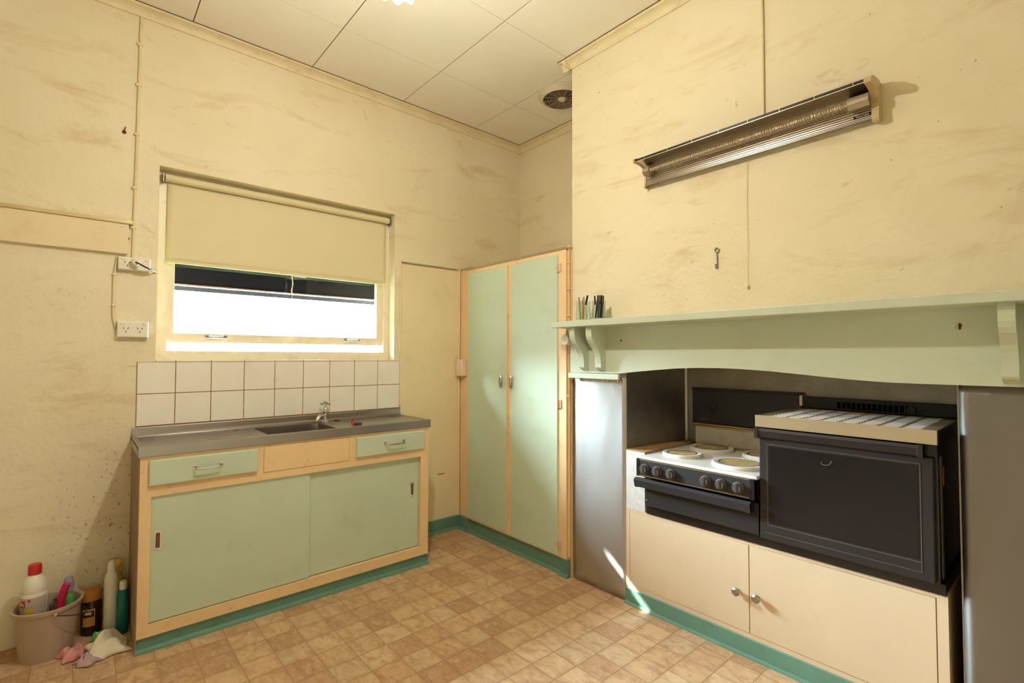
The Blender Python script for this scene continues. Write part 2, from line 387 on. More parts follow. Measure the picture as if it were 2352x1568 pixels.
# walls
wl = MB(); T = 0.155
wl.box(-T, 0, RY, 0.2, -0.12, WZ0); wl.box(-T, 0, RY, 0.2, WZ1, H+0.1); wl.box(-T, 0, RY, W0, WZ0, WZ1); wl.box(-T, 0, W1, 0.2, WZ0, WZ1)
wall_left = struct('wall_left', wl, 'wall', 'cream plastered wall with the window')
wall_back = struct('wall_back', MB().box(0, RX, 0, 0.2, -0.12, H+0.1), 'wall', 'cream plaster alcove wall above the cupboard')
cb = MB()
cb.box(CHX0, OPX0, CHY, 0, 0, H); cb.box(OPX1, CHX1, CHY, 0, 0, H); cb.box(OPX0, OPX1, CHY, 0, OPZ, H); cb.box(OPX0, OPX1, -0.05, 0, 0, OPZ)
wall_chimney = struct('wall_chimney', cb, 'wall', 'cream plastered chimney breast above the mantel')
struct('wall_right', MB().box(RX, RX+0.2, RY, 0.2, -0.12, H+0.1), 'wall_far')
struct('wall_front', MB().box(-T, RX+0.2, RY-0.2, RY, -0.12, H+0.1), 'wall_far')
# ceiling with square boards
ce = struct('ceiling', MB().box(0, RX, RY, 0, H+0.003, H+0.15), 'joint', 'cream square-panelled ceiling')
CP = 0.5885
xs = [0.0]+[0.505+CP*k for k in range(7) if 0.505+CP*k < RX]+[RX]; ys = [0.0]+[-0.498-CP*k for k in range(8) if -0.498-CP*k > RY]+[RY]
for i in range(len(xs)-1):
    for j in range(len(ys)-1):
        g, gy = 0.0015, 0.0024
        MB().box(xs[i]+g, xs[i+1]-g, ys[j+1]+gy, ys[j]-gy, H, H+0.0025).build('ceiling_panel', 'ceil', ce)
# cornices
def cornice(name, axis, lo, hi, base, sgn, label=None):
    d, h = 0.058, 0.042
    pr = [(0, 0), (0, -h), (0.010, -h), (0.012, -h+0.006)]
    for k in range(7):
        a = k/6*PI/2; pr.append((0.012+0.036*(1-math.cos(a)), -h+0.006+0.026*math.sin(a)))
    pr += [(d-0.006, -0.010), (d-0.004, -0.004), (d, -0.003), (d, 0)]
    poly = [(base+sgn*a, H-0.0005+b) for a, b in pr]
    o = struct(name, MB().prism(poly, axis, lo, hi), 'cornice', label, smooth=False)
    a, b = sorted((base+sgn*(d-0.004), base+sgn*(d+0.0035)))
    if axis == 'Y': MB().box(a, b, lo, hi, H-0.0028, H-0.0002).build('joint_line', 'joint', o)
    else: MB().box(lo, hi, a, b, H-0.0028, H-0.0002).build('joint_line', 'joint', o)
    return o
cornice('trim_1', 'Y', RY, 0, 0, 1, 'cream cornice above the window')
cornice('trim_2', 'X', 0, CHX0, 0, -1, 'cream cornice at the alcove')
cornice('trim_3', 'Y', CHY-0.058, 0, CHX0, -1)
cornice('trim_4', 'X', CHX0-0.058, CHX1, CHY, -1, 'cream cornice on the chimney breast')
# skirting by the cupboard
def skirting(mb, axis, lo, hi, base, sgn, h, th=0.014, bead=0.016):
    pr = [(0, 0.0), (th+bead, 0.0)]+[(th+bead*math.cos(a), bead*math.sin(a)) for a in (0.35, 0.75, 1.15, 1.5)]+[(th, bead), (th, h-0.004), (th-0.003, h), (0, h)]
    mb.prism([(base+sgn*a, b) for a, b in pr], axis, lo, hi); return mb
struct('baseboard_left', skirting(MB(), 'Y', -1.075, -0.602, 0.0, 1, 0.092), 'teal', 'teal skirting between sink cabinet and cupboard')

# wall tiles behind the sink
S = 0.1535; Y0 = -2.452; ZT = 1.190
gb = MB(); gb.box(0, 0.004, Y0, Y0+9*S, 0.875, ZT); gb.box(-0.085, 0.0, W0, W1, WZ0-0.004, WZ0+0.0035); gb.build('grout', 'grout', wall_left)
for r in range(2):
    for c in range(9):
        g = 0.0019
        MB().box(0.001, 0.0075, Y0+c*S+g, Y0+(c+1)*S-g, ZT-(r+1)*S+g, ZT-r*S-g-(0.000), bev=0.0012).build('wall_tile', 'white_tile', wall_left)
for c in range(9):
    a, b = max(W0+0.001, Y0+c*S+0.0013), min(W1-0.001, Y0+(c+1)*S-0.0013)
    MB().box(-0.083, 0.0075, a, b, WZ0-0.003, WZ0+0.006, bev=0.0015).build('sill_tile', 'white_tile', wall_left)
# ------------------------------------------------------------------ window
win = thing('window_1', (-0.1, (W0+W1)/2, WZ0), 'cream painted sash window raised a little', 'window', kind='structure')
del win['category']
fr = MB(); FX0, FX1 = -0.15, -0.078; fw_ = 0.052
fr.box(FX0, FX1-0.0006, W0+0.0005, W0+fw_, 1.2455, WZ1-0.0395); fr.box(FX0, FX1-0.0006, W1-0.036, W1-0.0005, 1.2455, WZ1-0.0395)
fr.box(FX0, FX1, W0+0.0005, W1-0.0005, WZ0+0.0045, 1.246); fr.box(FX0, FX1, W0+0.0005, W1-0.0005, WZ1-0.04, WZ1-0.0005)
fr.build('window_frame', 'window_paint', win)
tilt = 0.0; SZ0, SZ1 = 1.290, 2.105
def sx(z): return -0.10-(SZ1-z)/(SZ1-SZ0)*tilt
sa = MB()
def sbar(y0, y1, z0, z1):
    sa.prism([(sx(z0), z0), (sx(z1), z1), (sx(z1)-0.034, z1), (sx(z0)-0.034, z0)], 'Y', y0, y1)
SY0, SY1 = -2.3285, -1.1445
sbar(SY0, SY0+0.030, 1.338, SZ1-0.05); sbar(SY1-0.040, SY1, 1.338, SZ1-0.05); sbar(SY0, SY1, SZ0, 1.338); sbar(SY0, SY1, SZ1-0.05, SZ1)
sash = sa.build('sash', 'window_paint', win)
MB().prism([(sx(1.33)-0.015, 1.33), (sx(2.06)-0.015, 2.06), (sx(2.06)-0.018, 2.06), (sx(1.33)-0.018, 1.33)], 'Y', SY0+0.02, SY1-0.03).build('pane', 'pane', sash)
for yc in (-2.108, -1.352):
    h = MB(); z = 1.322; x = sx(z)
    h.box(x, x+0.004, yc-0.052, yc+0.052, z-0.008, z+0.008, 0.001)
    h.tube([(x+0.004, yc-0.036, z), (x+0.018, yc-0.034, z), (x+0.022, yc-0.024, z), (x+0.022, yc+0.024, z), (x+0.018, yc+0.034, z), (x+0.004, yc+0.036, z)], 0.004)
    h.build('sash_handle', 'chrome', sash)

# roller blind
bl = thing('roller_blind', (-0.03, -1.75, 1.69), 'cream fabric roller blind half drawn over the window', 'blind')
BY0, BY1 = -2.352, -1.127
MB().lathe([(0, BY0), (0.020, BY0), (0.020, BY1), (0, BY1)], (-0.0555, 0, 2.118), 24, axis='Y').build('roller', 'blind', bl)
def fab(u, v):
    y = BY0+0.012+(BY1-BY0-0.024)*u; z = 2.112-(2.112-1.696)*v
    curl = -0.009*max(0, 1-u*12)**2*math.sin(v*PI*0.8)
    return (-0.0715+0.006*v-curl, y, z)
MB().grid(fab, 40, 14).build('fabric', 'blind', bl, solid=0.0012)
MB().box(-0.071, -0.060, BY0+0.012, BY1-0.012, 1.690, 1.706, 0.004, 2).build('hem_bar', 'blind', bl)
for y in (BY0-0.012, BY1+0.004):
    MB().box(-0.077, -0.036, y, y+0.006, 2.09, 2.140, 0.002).tube([(-0.0555, y-0.004, 2.118), (-0.0555, y+0.014, 2.118)], 0.007).build('bracket', 'steel', bl)
c = MB(); c.tube([(-0.058, -1.735, 1.70), (-0.056, -1.736, 1.68), (-0.057, -1.729, 1.64), (-0.056, -1.738, 1.60), (-0.056, -1.731, 1.575)], 0.0028, 6)
c.tube([(-0.056, -1.733, 1.69), (-0.056, -1.733, 1.50), (-0.057, -1.731, 1.225)], 0.0012, 5); c.build('pull_cord', 'cord', bl)
MB().box(-0.060, -0.0585, -1.725, -1.655, 1.683, 1.694).build('tape', 'white_plastic', bl)

# outside the window: awning and ground
aw = thing('window_awning', (-0.36, -1.75, 1.59), 'dark canvas awning hanging outside the window', 'awning')
AD, AZ = 0.362, 1.586
MB().sheet([(-AD, AZ+0.035), (-0.33, 1.80), (-0.25, 2.05), (-T-0.002, 2.30)], 'Y', -2.75, -0.65, 0.003).build('canvas', 'awning', aw)
MB().box(-AD-0.006, -AD+0.006, -2.75, -0.65, AZ+0.030, AZ+0.038).build('trim_strip', 'awning_trim', aw)
MB().box(-AD-0.008, -AD+0.008, -2.75, -0.65, AZ, AZ+0.028, 0.003).build('bottom_rail', 'awning_rail', aw)
struct('daylight_blocker', MB().box(-9, -T-0.03, -4.25, -4.05, -0.6, 2.6).box(-9.2, -9, -4.25, -1.75, -0.6, 3.2).box(-3.45, -2.25, -4.16, -4.05, -0.6, 4.3), 'blocker_dark', 'unseen blocks added outside to shade the daylight')  # unseen walls and stack, added to block part of the sky and sun
struct('ground', MB().box(-30, -T-0.02, -30, 30, -0.62, -0.5), 'concrete', 'grass ground outside the window')

# ------------------------------------------------------------------ fittings on the window wall
cn = thing('wall_conduit', (0, -2.47, 1.68), 'thin painted cable conduit running from cornice down to the upper socket', 'conduit')
MB().tube([(0.006, -2.467, 2.858), (0.006, -2.472, 2.3), (0.006, -2.478, 1.68)], 0.0062, 8).build('pipe', 'conduit_paint', cn)
for z in (2.72, 2.52, 2.28, 2.02, 1.83):
    y = -2.467-0.011*(2.858-z)/1.18
    MB().box(0, 0.014, y-0.013, y+0.009, z-0.006, z+0.006, 0.002).build('saddle', 'conduit_paint', cn)
bd = thing('wall_board', (0, -3.0, 1.70), 'cream board with a metal top strip fixed left of the window', 'board')
MB().box(0, 0.022, -3.45, -2.497, 1.697, 1.838, 0.002).build('board', 'cream_panel', bd)
MB().box(0, 0.030, -3.45, -2.480, 1.8385, 1.857, 0.004, 2).build('edge_strip', 'strip_metal', bd)
MB().box(0.022, 0.024, -2.528, -2.516, 1.822, 1.834).build('tab', 'white_plastic', bd)
box1('bolt', 'rust', bd, 0.004, 0.012, -2.497, -2.4925, 1.77, 1.778)
def socket(y0, y1, z0, z1, label, plug):
    o = thing('power_socket', (0, (y0+y1)/2, z0), label, 'power socket', 'double sockets left of the window')
    MB().box(0, 0.026, y0, y1, z0, z1, 0.004, 2).build('back_box', 'socket_white', o)
    f = MB().box(0.026, 0.031, y0+0.002, y1-0.002, z0+0.002, z1-0.002, 0.002, 2).build('face_plate', 'socket_white', o)
    for s_ in (0.28, 0.72):
        yc = y0+(y1-y0)*s_; zc = z0+(z1-z0)*0.48
        if plug and s_ > 0.5: continue
        q = MB()
        for a, dy, dz in ((0.5, -0.0085, 0.006), (-0.5, 0.0085, 0.006), (0, 0, -0.010)):
            q.prism([(yc+dy+math.cos(a+PI/2)*t1-math.sin(a+PI/2)*t2, zc+dz+math.sin(a+PI/2)*t1+math.cos(a+PI/2)*t2) for t1, t2 in ((-0.0045, -0.0013), (0.0045, -0.0013), (0.0045, 0.0013), (-0.0045, 0.0013))], 'X', 0.0308, 0.0316)
        q.build('pin_slots', 'dark_slot', f)
    for s_ in (0.16, 0.86):
        yc = y0+(y1-y0)*s_; zc = z0+(z1-z0)*0.82
        MB().box(0.031, 0.034, yc-0.007, yc+0.007, zc-0.004, zc+0.004, 0.001).build('switch', 'white_plastic', f)
    return o
socket(-2.534, -2.411, 1.622, 1.684, 'double power socket with a plug in it, left of the window', True)
socket(-2.532, -2.413, 1.306, 1.382, 'empty double power socket left of the window sill, the lower one', False)
pg = thing('power_plug', (0.031, -2.468, 1.655), 'round cream plug with dark lead in the upper socket', 'plug')
MB().lathe([(0, 0.0315), (0.019, 0.0315), (0.019, 0.05), (0.012, 0.062), (0, 0.062)], (0, -2.470, 1.657), 20, axis='X').build('plug_body', 'white_plastic', pg)
MB().tube([(0.062, -2.470, 1.657), (0.072, -2.462, 1.652), (0.07, -2.44, 1.640), (0.045, -2.41, 1.630), (0.006, -2.388, 1.628), (-0.03, -2.379, 1.625)], 0.0035, 7).build('lead', 'pen_black', pg)
cv = thing('cable_cover', (0, -2.545, 1.38), 'short cable strip with clips between the two sockets', 'conduit')
MB().tube([(0.006, -2.534, 1.685), (0.006, -2.541, 1.64), (0.006, -2.546, 1.58), (0.006, -2.545, 1.40), (0.006, -2.535, 1.35)], 0.005, 8).build('cable', 'conduit_paint', cv)
for z in (1.598, 1.455): MB().box(0, 0.013, -2.553, -2.537, z-0.005, z+0.005, 0.002).build('clip', 'socket_white', cv)
nl = MB(); nl.lathe([(0, 0), (0.009, 0), (0.007, 0.006), (0, 0.008)], (0, -2.522, 2.279), 10, axis='X'); nl.tube([(0.004, -2.522, 2.279), (0.012, -2.520, 2.288), (0.014, -2.518, 2.300)], 0.0022, 6)
tag(nl.build('wall_nail', 'rust'), 'bent rusty nail in the wall above the board', 'nail')

# cream panel between window and cupboard
pn = thing('wall_panel', (0, -0.83, 0.0), 'tall cream hardboard wall panel between the window and the cupboard', 'wall panel')
MB().box(0, 0.010, -1.064, -0.592, 0.0, 1.835, 0.001).build('sheet', 'cream_panel', pn)
MB().box(0, 0.014, -1.068, -0.588, 1.835, 1.848, 0.002).build('top_strip', 'aluminium', pn)
MB().box(0, 0.014, -1.072, -1.060, 0.90, 1.848, 0.002).build('edge_strip', 'cream_wood', pn)
MB().tube([(0.016, -0.600, 0.09), (0.016, -0.600, 1.838)], 0.006, 8).build('corner_bead', 'cream_panel', pn)
MB().lathe([(0, 0.010), (0.004, 0.010), (0.005, 0.016), (0.003, 0.020), (0, 0.020)], (0, -1.026, 1.379), 12, axis='X').build('peg', 'cream_wood', pn)
MB().box(0.0098, 0.0106, -0.772, -0.715, 0.397, 0.405).build('scratch', 'orange_lid', pn)

# ------------------------------------------------------------------ cupboard in the alcove
CX0, CX1, CY = 0.118, 1.074, -0.604
cp = thing('tall_cupboard', (0.6, -0.3, 0), 'tall built-in cupboard with two mint green doors in the alcove', 'cupboard')
bd_ = MB()
bd_.box(0.001, CX0+0.005, -0.590, -0.56, 0, 1.838)                      # infill post at the wall
bd_.box(CX0, 0.140, CY, -0.56, 0.095, 1.826); bd_.box(0.992, 1.062, CY, -0.56, 0.095, 1.826)
bd_.box(0.140, 0.992, CY, -0.56, 1.797, 1.826); bd_.box(0.140, 0.992, CY, -0.56, 0.095, 0.108); bd_.box(0.553, 0.592, CY+0.004, -0.56, 0.108, 1.797)
bd_.box(0.14, 0.992, -0.575, -0.56, 0.10, 1.80)
bd_.box(1.056, CX1+0.006, CY+0.022, -0.56, 0.0, 1.826)
bd_.box(0.001, CX1+0.006, -0.56, -0.02, 1.80, 1.826); bd_.box(0.001, CX1+0.006, -0.56, -0.02, 0.0, 0.02)
bd_.build('carcass', 'peach', cp)
MB().box(0.001, CX0+0.035, -0.596, -0.555, 1.838, 1.851, 0.002).build('post_strip', 'aluminium', cp)
MB().box(CX0-0.004, CX1+0.004, CY-0.008, -0.02, 1.826, 1.838, 0.002).build('top_strip', 'aluminium', cp)
kb = MB(); skirting(kb, 'X', 0.100, 1.030, CY+0.028, -1, 0.094, 0.012, 0.017); kb.build('kickboard', 'teal', cp)
skirting(MB(), 'X', 0.001, 0.1235, -0.590, -1, 0.094, 0.014, 0.015).build('skirting_block', 'teal', cp); skirting(MB(), 'X', 1.022, 1.079, CY+0.010, -1, 0.098, 0.012, 0.015).build('skirting_block', 'teal', cp)
def oval_pull(xc, zc, par):
    m = MB(); y = CY-0.014; N = 28
    rings = []
    for (ra, rb, yy) in ((0.0165, 0.043, y-0.004), (0.0165, 0.043, y-0.010), (0.0095, 0.027, y-0.012), (0.0095, 0.027, y-0.005)):
        ring = []
        for k in range(N):
            a = 2*PI*k/N; cx, sz = math.cos(a), math.sin(a)
            e = 1.0 if ra < 0.012 else 1.0-0.22*(abs(cx)**1.0)*abs(sz)
            ring.append(m.bm.verts.new((xc+ra*cx*e, yy, zc+rb*sz*e)))
        rings.append(ring)
    for A, B in zip(rings, rings[1:]+rings[:1]):
        for k in range(N): m.bm.faces.new((A[k], A[(k+1) % N], B[(k+1) % N], B[k]))
    m.tube([(xc, CY-0.004, zc+0.034), (xc, y-0.006, zc+0.034)], 0.004, 6); m.tube([(xc, CY-0.004, zc-0.034), (xc, y-0.006, zc-0.034)], 0.004, 6)
    m.sm = True; return m.build('pull_handle', 'chrome', par)
d1 = MB().box(0.136, 0.556, CY-0.007, CY+0.012, 0.107, 1.799, 0.0025).build('door', 'mint', cp); oval_pull(0.511, 1.062, d1)
d2 = MB().box(0.588, 1.000, CY-0.007, CY+0.012, 0.103, 1.802, 0.0025).build('door', 'mint', cp); oval_pull(0.611, 1.062, d2)
for d, x in ((d1, 0.553), (d2, 0.590)):
    MB().box(x, x+0.006, CY-0.0074, CY+0.004, 0.108, 1.798).build('door_edge', 'peach', d)
for z in (1.726, 0.951, 0.163):
    h = MB(); h.box(1.004, 1.026, CY-0.006, CY+0.001, z-0.024, z+0.024, 0.001); h.tube([(1.004, CY-0.010, z-0.024), (1.004, CY-0.010, z+0.024)], 0.0042, 7); h.box(0.980, 1.002, CY-0.009, CY-0.006, z-0.010, z+0.010)
    h.build('hinge', 'peach_pale', cp)
sw = thing('light_switch', (0.055, -0.596, 1.08), 'small cream switch box at the corner beside the tall cupboard', 'switch')
MB().box(0.023, 0.100, -0.632, -0.5905, 1.080, 1.196, 0.004, 2).build('box', 'cream_wood', sw)
MB().box(0.044, 0.064, -0.638, -0.632, 1.126, 1.150, 0.002).build('rocker', 'white_plastic', sw)
cdt = thing('corner_pipes', (1.07, -0.6, 1.41), 'pair of thin painted pipes in the corner above the mantel', 'pipe')
for x in (1.0665, 1.0745):
    MB().tube([(x, CY+0.012, 0.11), (x, CY+0.012, 1.845)], 0.0038, 8).build('pipe', 'peach', cdt)
for z in (1.75, 1.60, 1.45, 1.0): MB().box(1.0625, 1.079, CY+0.003, CY+0.020, z-0.004, z+0.004, 0.001).build('clip', 'peach', cdt)

# ------------------------------------------------------------------ sink cabinet
KX, KY0, KY1 = 0.402, -2.461, -1.087
sc = thing('sink_cabinet', (0.2, -1.77, 0), 'mint and peach sink cabinet with sliding doors under the window', 'cabinet')
m = MB(); F0 = KX-0.034
m.box(0.002, KX, KY0, KY0+0.040, 0.06, 0.80); m.box(0.002, KX, KY1-0.052, KY1, 0.06, 0.80)
m.box(F0, KX, KY0+0.04, KY1-0.052, 0.06, 0.109); m.box(F0, KX, KY0+0.04, KY1-0.052, 0.633, 0.80)
m.box(0.002, F0, KY0+0.04, KY1-0.052, 0.06, 0.085); m.box(0.002, 0.012, KY0+0.04, KY1-0.052, 0.085, 0.80)
m.build('carcass', 'peach', sc)
MB().box(0.002, KX-0.002, KY0-0.0035, KY0, 0.0, 0.80).build('end_panel', 'side_board', sc)
kb = MB(); skirting(kb, 'Y', KY0-0.004, KY1+0.004, KX-0.026, 1, 0.060, 0.016, 0.018); kb.box(0.03, KX-0.026, KY0, KY1, 0.0, 0.06); kb.build('kickboard', 'teal', sc)
def drawer(y0, y1, hy0, hy1):
    d = MB().box(KX-0.004, KX+0.016, y0, y1, 0.679, 0.786, 0.005, 2).build('drawer', 'mint', sc)
    z = 0.731; X = KX+0.016
    h = MB(); h.tube([(X, hy0+0.004, z+0.006), (X+0.012, hy0+0.004, z+0.006), (X+0.022, hy0+0.008, z+0.002), (X+0.025, hy0+0.018, z), (X+0.025, hy1-0.018, z), (X+0.022, hy1-0.008, z+0.002), (X+0.012, hy1-0.004, z+0.006), (X, hy1-0.004, z+0.006)], 0.0042, 8)
    h.box(X, X+0.002, hy0-0.004, hy0+0.012, z-0.004, z+0.016, 0.0005); h.box(X, X+0.002, hy1-0.012, hy1+0.004, z-0.004, z+0.016, 0.0005)
    h.build('bar_handle', 'chrome', d)
drawer(-2.431, -2.019, -2.275, -2.165); drawer(-1.537, -1.122, -1.376, -1.256)
MB().box(KX-0.003, KX+0.0025, -1.990, -1.573, 0.668, 0.790, 0.002).build('blank_panel', 'peach', sc)
MB().box(KX-0.002, KX+0.0008, -1.9915, -1.5715, 0.6665, 0.7915, 0.0003).build('panel_bead', 'bead', sc)
def slide(y0, y1, xf, py):
    d = MB().box(xf-0.010, xf, y0, y1, 0.1125, 0.634, 0.001).build('sliding_door', 'mint', sc)
    q = MB(); a, b, z0, z1 = py-0.0125, py+0.0125, 0.406, 0.488
    q.box(xf-0.001, xf+0.0022, a, a+0.005, z0+0.010, z1-0.010); q.box(xf-0.001, xf+0.0022, b-0.005, b, z0+0.010, z1-0.010); q.box(xf-0.001, xf+0.0022, a, b, z0, z0+0.010); q.box(xf-0.001, xf+0.0022, a, b, z1-0.010, z1)
    fp = q.build('flush_pull', 'chrome', d)
    q = MB(); q.grid(lambda u, v: (xf+0.0006-0.0*u, a+0.005+(b-a-0.010)*u, z0+0.010+(z1-z0-0.020)*v), 2, 2); q.build('cup', 'cup_brown', fp)
slide(-2.4205, -1.770, KX-0.009, -2.395); slide(-1.795, -1.1400, KX-0.0225, -1.1835)

# stainless bench top with bowl
bt = thing('sink_bench', (0.2, -1.77, 0.80), 'stainless steel sink bench top with one bowl and drainers', 'sink')
BX1, BB0, BB1 = 0.412, -2.468, -1.080; ZB = 0.838
bx0, bx1, by0, by1 = 0.085, 0.350, -1.960, -1.622
m = MB()
m.box(0.002, bx0, BB0, BB1, ZB-0.006, ZB); m.box(bx1, BX1-0.010, BB0, BB1, ZB-0.006, ZB); m.box(bx0, bx1, BB0, by0, ZB-0.006, ZB); m.box(bx0, bx1, by1, BB1, ZB-0.006, ZB)
# raised rolled edges and front apron
m.prism([(BX1-0.022, ZB), (BX1-0.016, ZB+0.006), (BX1-0.006, ZB+0.007), (BX1, ZB+0.002), (BX1+0.001, 0.803), (BX1-0.004, 0.800), (BX1-0.012, 0.800), (BX1-0.012, ZB-0.006)], 'Y', BB0, BB1)
m.prism([(BB0, 0.800), (BB0, ZB+0.004), (BB0+0.006, ZB+0.007), (BB0+0.014, ZB+0.005), (BB0+0.02, ZB), (BB0+0.02, 0.800)], 'X', 0.002, BX1)
m.prism([(BB1, 0.800), (BB1, ZB+0.004), (BB1-0.006, ZB+0.007), (BB1-0.014, ZB+0.005), (BB1-0.02, ZB), (BB1-0.02, 0.800)], 'X', 0.002, BX1)
m.build('bench_top', 'steel', bt)
m = MB(); m.prism([(0.009, ZB), (0.040, ZB), (0.028, ZB+0.004), (0.020, ZB+0.012), (0.018, ZB+0.038), (0.015, ZB+0.042), (0.009, ZB+0.042)], 'Y', BB0+0.004, -1.068); m.build('upstand', 'steel', bt)
m = MB(); dp = 0.15
def bowl(u, v):
    a = u*2*PI; sgn = lambda q: (1 if q > 0 else -1)
    ex = 0.22; cx, sy_ = math.cos(a), math.sin(a)
    px = sgn(cx)*abs(cx)**ex if abs(cx) > 1e-9 else 0; py = sgn(sy_)*abs(sy_)**ex if abs(sy_) > 1e-9 else 0
    if v < 0.6: k = 1-0.05*v/0.6; z = -dp*0.85*v/0.6
    elif v < 0.8: q = (v-0.6)/0.2; k = 0.95-0.13*(1-math.cos(q*PI/2)); z = -dp*(0.85+0.15*math.sin(q*PI/2))
    else: k = 0.82*(1-(v-0.8)/0.2)+0.05; z = -dp
    return ((bx0+bx1)/2+(bx1-bx0)/2*px*k, (by0+by1)/2+(by1-by0)/2*py*k, ZB-0.0005+z)
m.grid(bowl, 64, 15); bo = m.build('bowl', 'steel', bt)
MB().lathe([(0, 0), (0.03, 0), (0.034, 0.004), (0.030, 0.006), (0, 0.002)], ((bx0+bx1)/2, (by0+by1)/2, ZB-dp), 20).build('drain', 'chrome', bo)
m = MB()
for k in range(7): m.box(0.09+k*0.04, 0.098+k*0.04, -2.40, -2.02, ZB-0.001, ZB+0.0018, 0.001)
m.build('drainer_ribs', 'steel', bt)
# tap
tp = thing('sink_tap', (0.062, -1.572, ZB), 'chrome pillar tap with a green-capped cross handle at the sink', 'tap')
TC = (0.064, -1.575, ZB+0.0003)
MB().lathe([(0, 0), (0.021, 0), (0.021, 0.005), (0.014, 0.009), (0.0125, 0.022), (0.0125, 0.040), (0.0165, 0.046), (0.0175, 0.066), (0.012, 0.083), (0.007, 0.088), (0.006, 0.094), (0.011, 0.104), (0.012, 0.108), (0, 0.110)], TC, 24).build('tap_body', 'chrome', tp)
h = MB()
for a in (0.9, 0.9+PI/2):
    dx, dy = math.cos(a)*0.028, math.sin(a)*0.028
    h.tube([(TC[0]-dx, TC[1]-dy, ZB+0.104), (TC[0]+dx, TC[1]+dy, ZB+0.104)], 0.0052, 8)
hd = h.build('cross_handle', 'chrome', tp)
MB().lathe([(0.011, 0.107), (0.0115, 0.111), (0.008, 0.1165), (0, 0.118)], TC, 16).build('cap', 'green_button', hd)
MB().tube([(TC[0], TC[1], ZB+0.034), (TC[0]+0.012, TC[1]-0.02, ZB+0.040), (TC[0]+0.024, TC[1]-0.042, ZB+0.038), (TC[0]+0.032, TC[1]-0.056, ZB+0.026), (TC[0]+0.034, TC[1]-0.060, ZB+0.010)], 0.0105, 10).build('spout', 'chrome', tp)
hl = MB(); hl.lathe([(0.017, 0), (0.019, 0.003), (0.013, 0.0035), (0.012, 0.0005), (0, 0.0005)], (0.055, -1.505, ZB), 20)
tag(hl.build('tap_hole_ring', 'rust'), 'rusty ring round the empty tap hole right of the tap', 'tap hole')
pl = thing('sink_plug', (0.30, -1.49, ZB), 'black rubber sink plug with a red ring on the right drainer', 'plug')
MB().lathe([(0, 0), (0.022, 0), (0.020, 0.010), (0.010, 0.012), (0, 0.012)], (0.30, -1.480, ZB+0.0003), 18).build('stopper', 'rubber', pl)
MB().lathe([(0.016+0.003*math.cos(a), 0.003*math.sin(a)) for a in [k*PI/3 for k in range(7)]], (0.305, -1.512, ZB+0.0185), 18, axis='Y').build('ring', 'red', pl)

# ------------------------------------------------------------------ chimney breast cladding (stainless steel)
cl = thing('steel_cladding', (2.07, -0.57, 0), 'stainless steel sheet lining the fireplace opening and both piers', 'cladding')
def wavy(x0, x1, z0, z1, y, amp):
    def f(u, v):
        x = x0+(x1-x0)*u; z = z0+(z1-z0)*v
        e = math.sin(PI*u)*math.sin(PI*min(1, v*1.02))
        return (x, y-amp*e*(0.5+0.5*math.sin(2.6*v*PI+u*1.7))-0.5*amp*math.sin(PI*u), z)
    return f
MB().grid(wavy(CHX0+0.004, OPX0-0.002, 0.002, 1.14, CHY-0.0025, 0.0045), 16, 30).build('pier_sheet', 'steel_pier', cl, solid=0.0012)
MB().grid(wavy(OPX1, CHX1-0.003, 0.002, 1.14, CHY-0.0025, 0.003), 14, 30).build('pier_sheet', 'steel_pier_dull', cl, solid=0.0012)
m = MB(); m.prism([(OPX0+0.0005, CHY), (OPX0+0.0045, CHY), (1.500, -0.090), (1.490, -0.090)], 'Z', 0.758, 1.238); m.build('side_sheet', 'steel_inner', cl)
m = MB(); m.box(OPX1-0.005, OPX1-0.001, CHY+0.001, -0.09, 0.0, 1.238); m.build('side_sheet', 'steel_inner', cl)
m = MB(); m.box(1.492, OPX1-0.001, -0.094, -0.090, 0.3, 1.238); m.build('back_sheet', 'steel_inner', cl)
MB().prism([(1.4985, -0.096), (1.510, -0.096), (1.510, -0.099), (1.4985, -0.105)], 'Z', 0.757, 1.238).build('corner_strip', 'steel_top', cl)

# ------------------------------------------------------------------ cupboard under the cooker
uc = thing('cooker_cabinet', (2.05, -0.33, 0), 'peach two-door low cabinet under the cooker', 'cabinet')
UX0, UX1, UY, UZ = 1.4425, 2.664, -0.578, 0.466
m = MB(); m.box(UX0, UX1, UY+0.012, -0.10, 0.0505, UZ); m.box(UX0, UX1, UY, UY+0.012, UZ-0.014, UZ); m.box(UX0, UX0+0.020, UY, UY+0.012, 0.094, UZ-0.014); m.box(UX1-0.028, UX1, UY, UY+0.012, 0.094, UZ-0.014); m.box(UX0, UX1, UY, UY+0.012, 0.075, 0.094); m.box(2.044, 2.050, UY+0.006, UY+0.014, 0.09, UZ-0.01)
m.build('carcass', 'peach_pale', uc)
kb = MB(); skirting(kb, 'X', UX0-0.004, UX1, UY+0.008, -1, 0.076, 0.012, 0.012); kb.box(UX0, UX1, UY+0.008, -0.12, 0, 0.05); kb.build('kickboard', 'teal', uc)
for x0, x1, kx in ((1.4645, 2.0455, 2.000), (2.0485, 2.634, 2.081)):
    d = MB().box(x0, x1, UY-0.001, UY+0.012, 0.0955, UZ-0.0155, 0.001).build('door', 'peach_pale', uc)
    prof = [(0, 0), (0.007, 0), (0.006, -0.008), (0.010, -0.013), (0.0165, -0.019), (0.0165, -0.025), (0.011, -0.030), (0, -0.031)]
    MB().lathe(prof, (kx, UY-0.001, 0.253), 20, axis='Y', warp=lambda r, h_, a: (r*(1+0.06*math.cos(8*a)), h_)).build('knob', 'steel_top', d)
fb = thing('filler_box', (1.49, -0.33, UZ), 'narrow pale speckled filler box left of the cooker', 'filler')
MB().box(1.4455, 1.554, -0.579, -0.100, UZ+0.0005, 0.752).build('front_board', 'speckled', fb)
